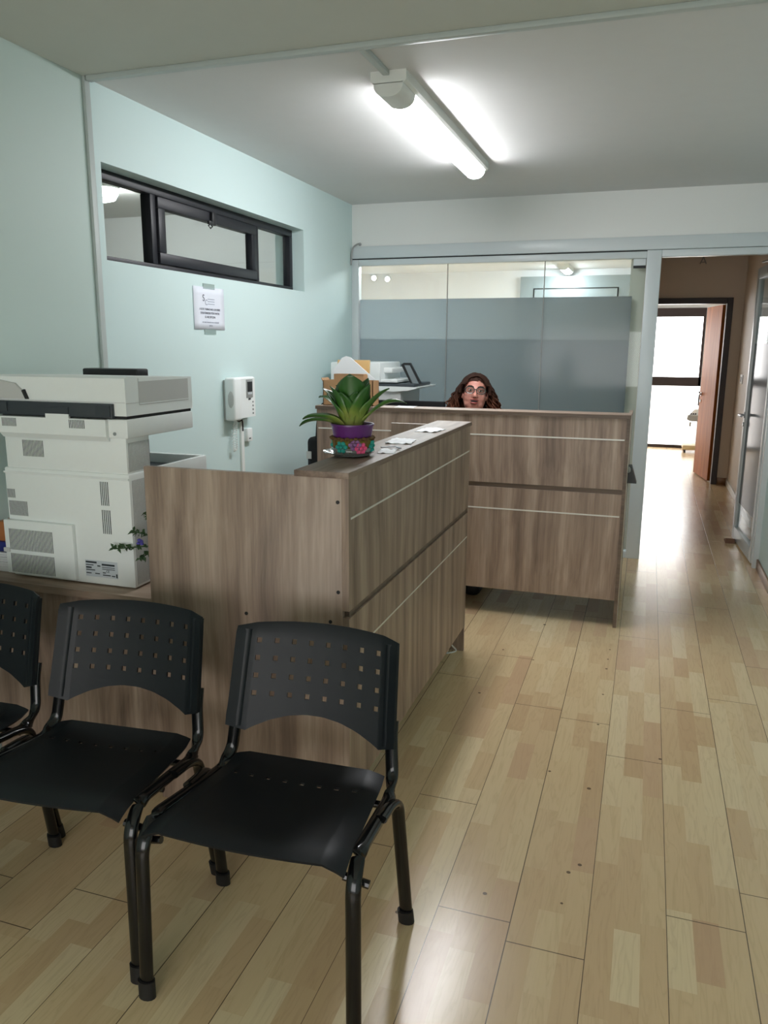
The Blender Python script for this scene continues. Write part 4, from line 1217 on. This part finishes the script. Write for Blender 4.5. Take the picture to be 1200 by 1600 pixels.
bm = bm_new(); prism(bm, [(.565, .475), (.60, .455), (.90, .44), (.90, .535), (.575, .535)], 1, 11.85, 12.2); ty = obj('tray', bm, M['grey_plastic'], eq)
bm = bm_new(); prism(bm, [(.585, .535), (.90, .535), (.90, .62), (.66, .62)], 1, 11.88, 12.18); ct = obj('console', bm, M['printer_white'], eq)
bm = bm_new()
for x in (.615, .645, .675): tube(bm, [(x, 11.88, .556), (x, 11.865, .556)], .010, 10)
obj('knob', bm, M['black_plastic'], ct)
bm = bm_new(); box(bm, .70, .86, 12.05, 12.08, .66, .86, bev=.006); obj('screen', bm, M['printer_dark'], eq, smooth=True)
bm = bm_new(); tube(bm, [(.77, 12.07, .60), (.77, 12.07, .72)], .015, 10); obj('screen_arm', bm, M['black_plastic'], eq)
bm = bm_new(); box(bm, .60, .625, 11.84, 11.86, .38, .44, bev=.004); obj('hook', bm, M['grey_plastic'], eq)
for x, y in ((.57, 11.88), (.83, 11.88), (.57, 12.17), (.83, 12.17)):
    bm = bm_new(); tube(bm, [(x - .012, y, .024), (x + .012, y, .024)], .024, 14); obj('caster', bm, M['black_plastic'], eq, smooth=True)

# office furniture behind the glass: a closed grey door with its frame, switch
od = sroot('door_3', (-.83, YF, 0))
bx('door_surround', M['office_grey'], od, -1.434, -.165, YF - .06, YF - .001, 0, 2.235)
bm = bm_new()
box(bm, -1.287, -1.272, YF - .064, YF - .058, 0, 2.105); box(bm, -.382, -.367, YF - .064, YF - .058, 0, 2.105); box(bm, -1.287, -.367, YF - .064, YF - .058, 2.094, 2.108)
obj('door_gap', bm, M['dark_gap'], od)
bx('door_leaf', M['office_grey'], od, -1.272, -.382, YF - .075, YF - .058, .01, 2.094)
bm = bm_new(); tube(bm, [(-.46, YF - .075, 1.0), (-.46, YF - .12, 1.0), (-.57, YF - .12, 1.0)], .01); obj('door_handle', bm, M['steel'], od, smooth=True)
ls2 = thing('light_switch', 'small white switch on the grey office door surround behind the glass', 'light switch', (-.3, YF - .06, 1.715))
bx('switch_plate', M['pvc'], ls2, -.315, -.275, YF - .07, YF - .06, 1.67, 1.76, bev=.002)

# ------------------------------------------------------------------ seated woman
def remeshed(bm, voxel, smooth_it=4, fac=.6):
    me = bpy.data.meshes.new('tmp'); bm.to_mesh(me); bm.free()
    o = bpy.data.objects.new('tmp', me); COL.objects.link(o)
    r = o.modifiers.new('r', 'REMESH'); r.mode = 'VOXEL'; r.voxel_size = voxel; r.use_smooth_shade = True
    s = o.modifiers.new('s', 'SMOOTH'); s.iterations = smooth_it; s.factor = fac
    dg = bpy.context.evaluated_depsgraph_get()
    m2 = bpy.data.meshes.new_from_object(o.evaluated_get(dg))
    bpy.data.objects.remove(o); bpy.data.meshes.remove(me)
    m2.materials.clear()
    return m2

def capsule(bm, p, q, r0, r1, n=8):
    p, q = Vector(p), Vector(q)
    t = (q - p).normalized()
    pts, rs = [], []
    for k in range(4): a = math.pi / 2 * k / 4; pts.append(p - t * r0 * math.cos(a)); rs.append(max(.0008, r0 * math.sin(a)))
    for k in range(n + 1): f = k / n; pts.append(p.lerp(q, f)); rs.append(r0 + (r1 - r0) * f)
    for k in range(1, 5): a = math.pi / 2 * k / 4; pts.append(q + t * r1 * math.sin(a)); rs.append(max(.0008, r1 * math.cos(a)))
    tube(bm, pts, rs, 16)

HX, HY, HZ = -1.028, 4.90, 1.178          # centre of the head, between the ears
wm = thing('person', 'woman with brown curly hair and glasses seated behind the back counter', 'person', (HX, HY + .06, 0))
HR = Matrix.Rotation(math.radians(13), 3, 'Z') @ Matrix.Rotation(math.radians(-10), 3, 'X') @ Matrix.Rotation(math.radians(5), 3, 'Y')
def hp(x, y, z): return Vector((HX, HY, HZ)) + HR @ Vector((x, y, z))
hb = lambda bm, c, r, sub=3, rot=None: ball(bm, hp(*c), r, sub, HR if rot is None else HR @ rot)
bm = bm_new()
hb(bm, (0, .015, .035), (.074, .092, .080))
hb(bm, (0, -.012, -.032), (.072, .074, .076))
hb(bm, (0, -.040, -.078), (.040, .036, .030))
hb(bm, (.034, -.046, -.034), (.030, .030, .034)); hb(bm, (-.034, -.046, -.034), (.030, .030, .034))
hb(bm, (.034, -.026, -.066), (.030, .042, .036)); hb(bm, (-.034, -.026, -.066), (.030, .042, .036))
hb(bm, (0, -.020, -.098), (.048, .048, .026))
hb(bm, (0, -.068, .024), (.050, .014, .014))                       # brow
capsule(bm, hp(0, -.082, .010), hp(0, -.100, -.026), .009, .0135)  # nose
hb(bm, (.013, -.090, -.030), (.0085, .010, .008)); hb(bm, (-.013, -.090, -.030), (.0085, .010, .008))
hb(bm, (0, -.082, -.048), (.026, .012, .006)); hb(bm, (0, -.079, -.066), (.022, .012, .007))
hb(bm, (.078, .010, -.008), (.008, .018, .032)); hb(bm, (-.078, .010, -.008), (.008, .018, .032))
capsule(bm, hp(0, .025, -.06), (HX, HY + .05, 1.0), .056, .062)
# torso, arms, legs as one body
capsule(bm, (HX, HY + .08, .56), (HX, HY + .06, .74), .165, .15)
capsule(bm, (HX - .05, HY + .07, .76), (HX - .05, HY + .06, .90), .13, .12)
capsule(bm, (HX + .05, HY + .07, .76), (HX + .05, HY + .06, .90), .13, .12)
capsule(bm, (HX - .15, HY + .06, .935), (HX + .15, HY + .06, .935), .07, .07)
for s in (-1, 1):
    sh_p = (HX + s * .19, HY + .06, .93); el = (HX + s * .235, HY - .04, .77); wr = (HX + s * .13, HY - .215, .765)
    capsule(bm, sh_p, el, .058, .045); capsule(bm, el, wr, .043, .026)
    w = Vector(wr); d = Vector((-s * .25, -1, -.06)).normalized(); sd = Vector((s, -s * -.25 * -1, 0)).normalized()
    sd = d.cross(Vector((0, 0, 1))).normalized() * (1 if s > 0 else -1)
    palm = w + d * .045
    capsule(bm, w + d * .01, palm + d * .035, .024, .022)
    capsule(bm, w + d * .02 + sd * .018, palm + d * .035 + sd * .024, .014, .013); capsule(bm, w + d * .02 - sd * .018, palm + d * .035 - sd * .024, .014, .013)
    for k, (off, ln) in enumerate(((-.030, .060), (-.010, .074), (.011, .080), (.031, .070))):
        b0_ = palm + d * .035 + sd * off
        m0 = b0_ + d * (ln * .45) + Vector((0, 0, .004)); m1 = m0 + d * (ln * .30) + Vector((0, 0, -.008)); m2_ = m1 + d * (ln * .22) + Vector((0, 0, -.012))
        capsule(bm, b0_, m0, .0095, .0088, 3); capsule(bm, m0, m1, .0088, .0082, 3); capsule(bm, m1, m2_, .0082, .0072, 3)
    th = w + d * .02 - sd * .024
    capsule(bm, th, th + d * .03 - sd * .022, .012, .0105, 3); capsule(bm, th + d * .03 - sd * .022, th + d * .06 - sd * .028, .0105, .009, 3)
    hip = (HX + s * .09, HY + .08, .53); kn = (HX + s * .11, HY - .33, .52); an = (HX + s * .11, HY - .30, .10)
    capsule(bm, hip, kn, .088, .062); capsule(bm, kn, an, .056, .036)
    capsule(bm, (an[0], an[1] + .03, .045), (an[0], an[1] - .13, .035), .036, .030)
me = remeshed(bm, .0045, 8, .6)
for v in me.vertices: v.co -= wm.location
me.materials.append(M['skin'])
for p in me.polygons: p.use_smooth = True
body = bpy.data.objects.new('body', me); COL.objects.link(body); body.parent = wm
# clothes
def cloth(name, build, m, voxel=.008):
    bm = bm_new(); build(bm)
    me = remeshed(bm, voxel, 3, .5)
    for v in me.vertices: v.co -= wm.location
    me.materials.append(m)
    for p in me.polygons: p.use_smooth = True
    o = bpy.data.objects.new(name, me); COL.objects.link(o); o.parent = wm
def b_blouse(bm):
    capsule(bm, (HX, HY + .08, .56), (HX, HY + .06, .74), .180, .165)
    for s in (-1, 1):
        capsule(bm, (HX + s * .05, HY + .07, .76), (HX + s * .05, HY + .06, .90), .145, .132)
        capsule(bm, (HX + s * .19, HY + .06, .93), (HX + s * .235, HY - .04, .77), .072, .060); capsule(bm, (HX + s * .235, HY - .04, .77), (HX + s * .145, HY - .19, .772), .056, .040)
    capsule(bm, (HX - .15, HY + .06, .935), (HX + .15, HY + .06, .935), .083, .083)
cloth('blouse', b_blouse, M['shirt'])
def b_trousers(bm):
    for s in (-1, 1):
        kn = (HX + s * .11, HY - .33, .52)
        capsule(bm, (HX + s * .09, HY + .08, .53), kn, .104, .078); capsule(bm, kn, (HX + s * .11, HY - .30, .12), .070, .055)
cloth('trousers', b_trousers, M['trousers'])
for s in (-1, 1):
    x, y = HX + s * .11, HY - .30
    bm = bm_new()
    box(bm, x - .05, x + .05, y - .18, y + .08, .0, .085, bev=.035, seg=3)
    obj('shoe', bm, M['rubber'], wm, smooth=True)
# face details
for s in (-1, 1):
    bm = bm_new(); hb(bm, (s * .031, -.0745, .010), (.0125, .0095, .0055)); ey_ = obj('eye', bm, M['eye_white'], wm, smooth=True)
    bm = bm_new(); hb(bm, (s * .031 + .002, -.0820, .010), (.0058, .004, .0056)); obj('iris', bm, M['iris'], ey_, smooth=True)
    bm = bm_new(); tube(bm, [hp(s * .012, -.084, .029), hp(s * .028, -.083, .036), hp(s * .044, -.077, .036), hp(s * .054, -.068, .029)], [.0035, .0042, .0036, .002], 8); obj('eyebrow', bm, M['brow'], wm, smooth=True)
bm = bm_new()
hb(bm, (0, -.0905, -.0485), (.027, .005, .0042)); hb(bm, (0, -.0880, -.0680), (.023, .006, .0055)); obj('lips', bm, M['lip'], wm, smooth=True)
bm = bm_new(); hb(bm, (0, -.0895, -.0575), (.022, .005, .0062)); obj('mouth', bm, M['mouth_dark'], wm, smooth=True)
bm = bm_new()
for s in (-1, 1): hb(bm, (s * .007, -.1065, -.0345), (.0034, .003, .002), 2)
obj('nostril', bm, M['mouth_dark'], wm, smooth=True)
# glasses
bm = bm_new(); lens_bm = []
for s in (-1, 1):
    c = (s * .034, -.0975, .008)
    ring = []
    for k in range(25):
        a = 2 * math.pi * k / 24
        cx_ = .0275 * abs(math.cos(a)) ** .75 * math.copysign(1, math.cos(a)); cz = .0205 * abs(math.sin(a)) ** .8 * math.copysign(1, math.sin(a))
        ring.append(hp(c[0] + cx_, c[1] + .14 * abs(cx_) * (1 if cx_ * s > 0 else 0), c[2] + cz))
    tube(bm, ring, .0027, 6)
    tube(bm, [hp(s * .060, -.094, .014), hp(s * .072, -.06, .013), hp(s * .078, .005, .012)], .0024, 6)
    lb2 = bm_new(); lb2.faces.new([lb2.verts.new(p) for p in ring[:-1]]); lens_bm.append(lb2)
tube(bm, [hp(-.008, -.0975, .012), hp(0, -.101, .014), hp(.008, -.0975, .012)], .0025, 6)
gls_ = obj('glasses', bm, M['glasses'], wm, smooth=True)
for lb2 in lens_bm:
    o = obj('lens', lb2, M['lens'], gls_); md = o.modifiers.new('thick', 'SOLIDIFY'); md.thickness = .001
# curly hair: a cap and many curled locks
bm = bm_new()
rnd = random.Random(11)
g = bmesh.ops.create_icosphere(bm, subdivisions=4, radius=1.0)
kill = []
for v in g['verts']:
    n_ = v.co.copy()
    r = Vector((.086, .104, .091))
    p = Vector((n_.x * r.x, n_.y * r.y + .022, n_.z * r.z + .036))
    p += n_ * (.010 * noise.noise(n_ * 7))
    hair_line = .058 - .030 * min(1, (abs(p.x) / .062)) ** 3 if abs(p.x) < .062 else -.2
    if p.y < -.030 and p.z < hair_line + .012: kill.append(v)
    elif p.y < -.005 and abs(p.x) < .064 and p.z < hair_line: kill.append(v)
    elif p.z < -.05: kill.append(v)
    v.co = hp(*p)
bmesh.ops.delete(bm, geom=kill, context='VERTS')
cap_faces = len(bm.faces)
def lock(x, y, z, dx, dy, ln, r):
    n_ = 18; ph_ = rnd.uniform(0, 6.28); fr_ = rnd.uniform(2.0, 3.4); am = rnd.uniform(.008, .018)
    pts, rs = [], []
    for i in range(n_ + 1):
        t = i / n_
        px_ = x + dx * math.sin(t * 1.6); py_ = y + dy * math.sin(t * 1.6); pz_ = z - ln * t
        a = ph_ + fr_ * 6.28 * t
        pts.append(hp(px_ + am * t ** .5 * math.cos(a), py_ + am * t ** .5 * math.sin(a), pz_))
        rs.append(r * (1 - .6 * t ** 3))
    tube(bm, pts, rs, 6)
for k in range(250):
    a = rnd.uniform(-.38, math.pi + .38)                               # around the back, from temple to temple
    q = rnd.uniform(0, 1)
    el_ = math.acos(rnd.uniform(-.05, .85))
    x = .090 * math.sin(el_) * math.cos(a); y = .022 + .106 * math.sin(el_) * math.sin(a); z = .036 + .092 * math.cos(el_)
    ln = z + rnd.uniform(.10, .155)
    lock(x, y, z, .078 * math.cos(a) * rnd.uniform(.5, 1.15), .035 * math.sin(a) * rnd.uniform(.2, 1), ln, rnd.uniform(.0045, .0075))
for k in range(110):                                                  # parted fringe sweeping to both sides
    s = -1 if k % 2 else 1
    y = rnd.uniform(-.060, -.010)
    x0_ = s * rnd.uniform(-.004, .022)
    pts = []
    for i in range(13):
        t = i / 12
        px_ = x0_ + s * (.082 - abs(x0_) + .012 * (1 if i > 6 else i / 6)) * math.sin(min(1, t * 1.25) * math.pi / 2)
        pz_ = .036 + .094 * math.sqrt(max(.02, 1 - (min(abs(px_), .088) / .091) ** 2 - (y - .022) ** 2 / .0125)) - .14 * max(0, t - .55) ** 1.2
        pts.append(hp(px_ + .005 * math.sin(14 * t + k), y - .004 + .02 * t, pz_))
    tube(bm, pts, rnd.uniform(.0035, .006), 6)
obj('hair', bm, M['hair'], wm, smooth=True, ang=80)

# her office chair
oc = thing('office_chair', 'black swivel office chair under the seated woman', 'chair', (HX, HY + .1, 0))
bm = bm_new(); box(bm, HX - .24, HX + .24, HY - .12, HY + .32, .36, .43, bev=.03, seg=3); obj('seat', bm, M['black_cloth'], oc, smooth=True)
bm = bm_new(); box(bm, HX - .21, HX + .21, HY + .31, HY + .36, .48, .86, bev=.03, seg=3); obj('backrest', bm, M['black_cloth'], oc, smooth=True)
bm = bm_new(); tube(bm, [(HX, HY + .1, .10), (HX, HY + .1, .36)], .03, 16); obj('gas_column', bm, M['black_plastic'], oc, smooth=True)
bm = bm_new(); tube(bm, smooth_path([(HX, HY + .2, .37), (HX, HY + .36, .39), (HX, HY + .385, .55)]), .02, 10); obj('back_bar', bm, M['black_plastic'], oc, smooth=True)
for k in range(5):
    a = 2 * math.pi * k / 5 + .3
    bm = bm_new(); tube(bm, [(HX, HY + .1, .11), (HX + .29 * math.cos(a), HY + .1 + .29 * math.sin(a), .07)], [.028, .016], 10); lg = obj('leg', bm, M['black_plastic'], oc, smooth=True)
    bm = bm_new(); cx_, cy_ = HX + .29 * math.cos(a), HY + .1 + .29 * math.sin(a)
    tube(bm, [(cx_ - .02 * math.sin(a), cy_ + .02 * math.cos(a), .028), (cx_ + .02 * math.sin(a), cy_ - .02 * math.cos(a), .028)], .028, 14); obj('caster', bm, M['black_plastic'], lg, smooth=True)
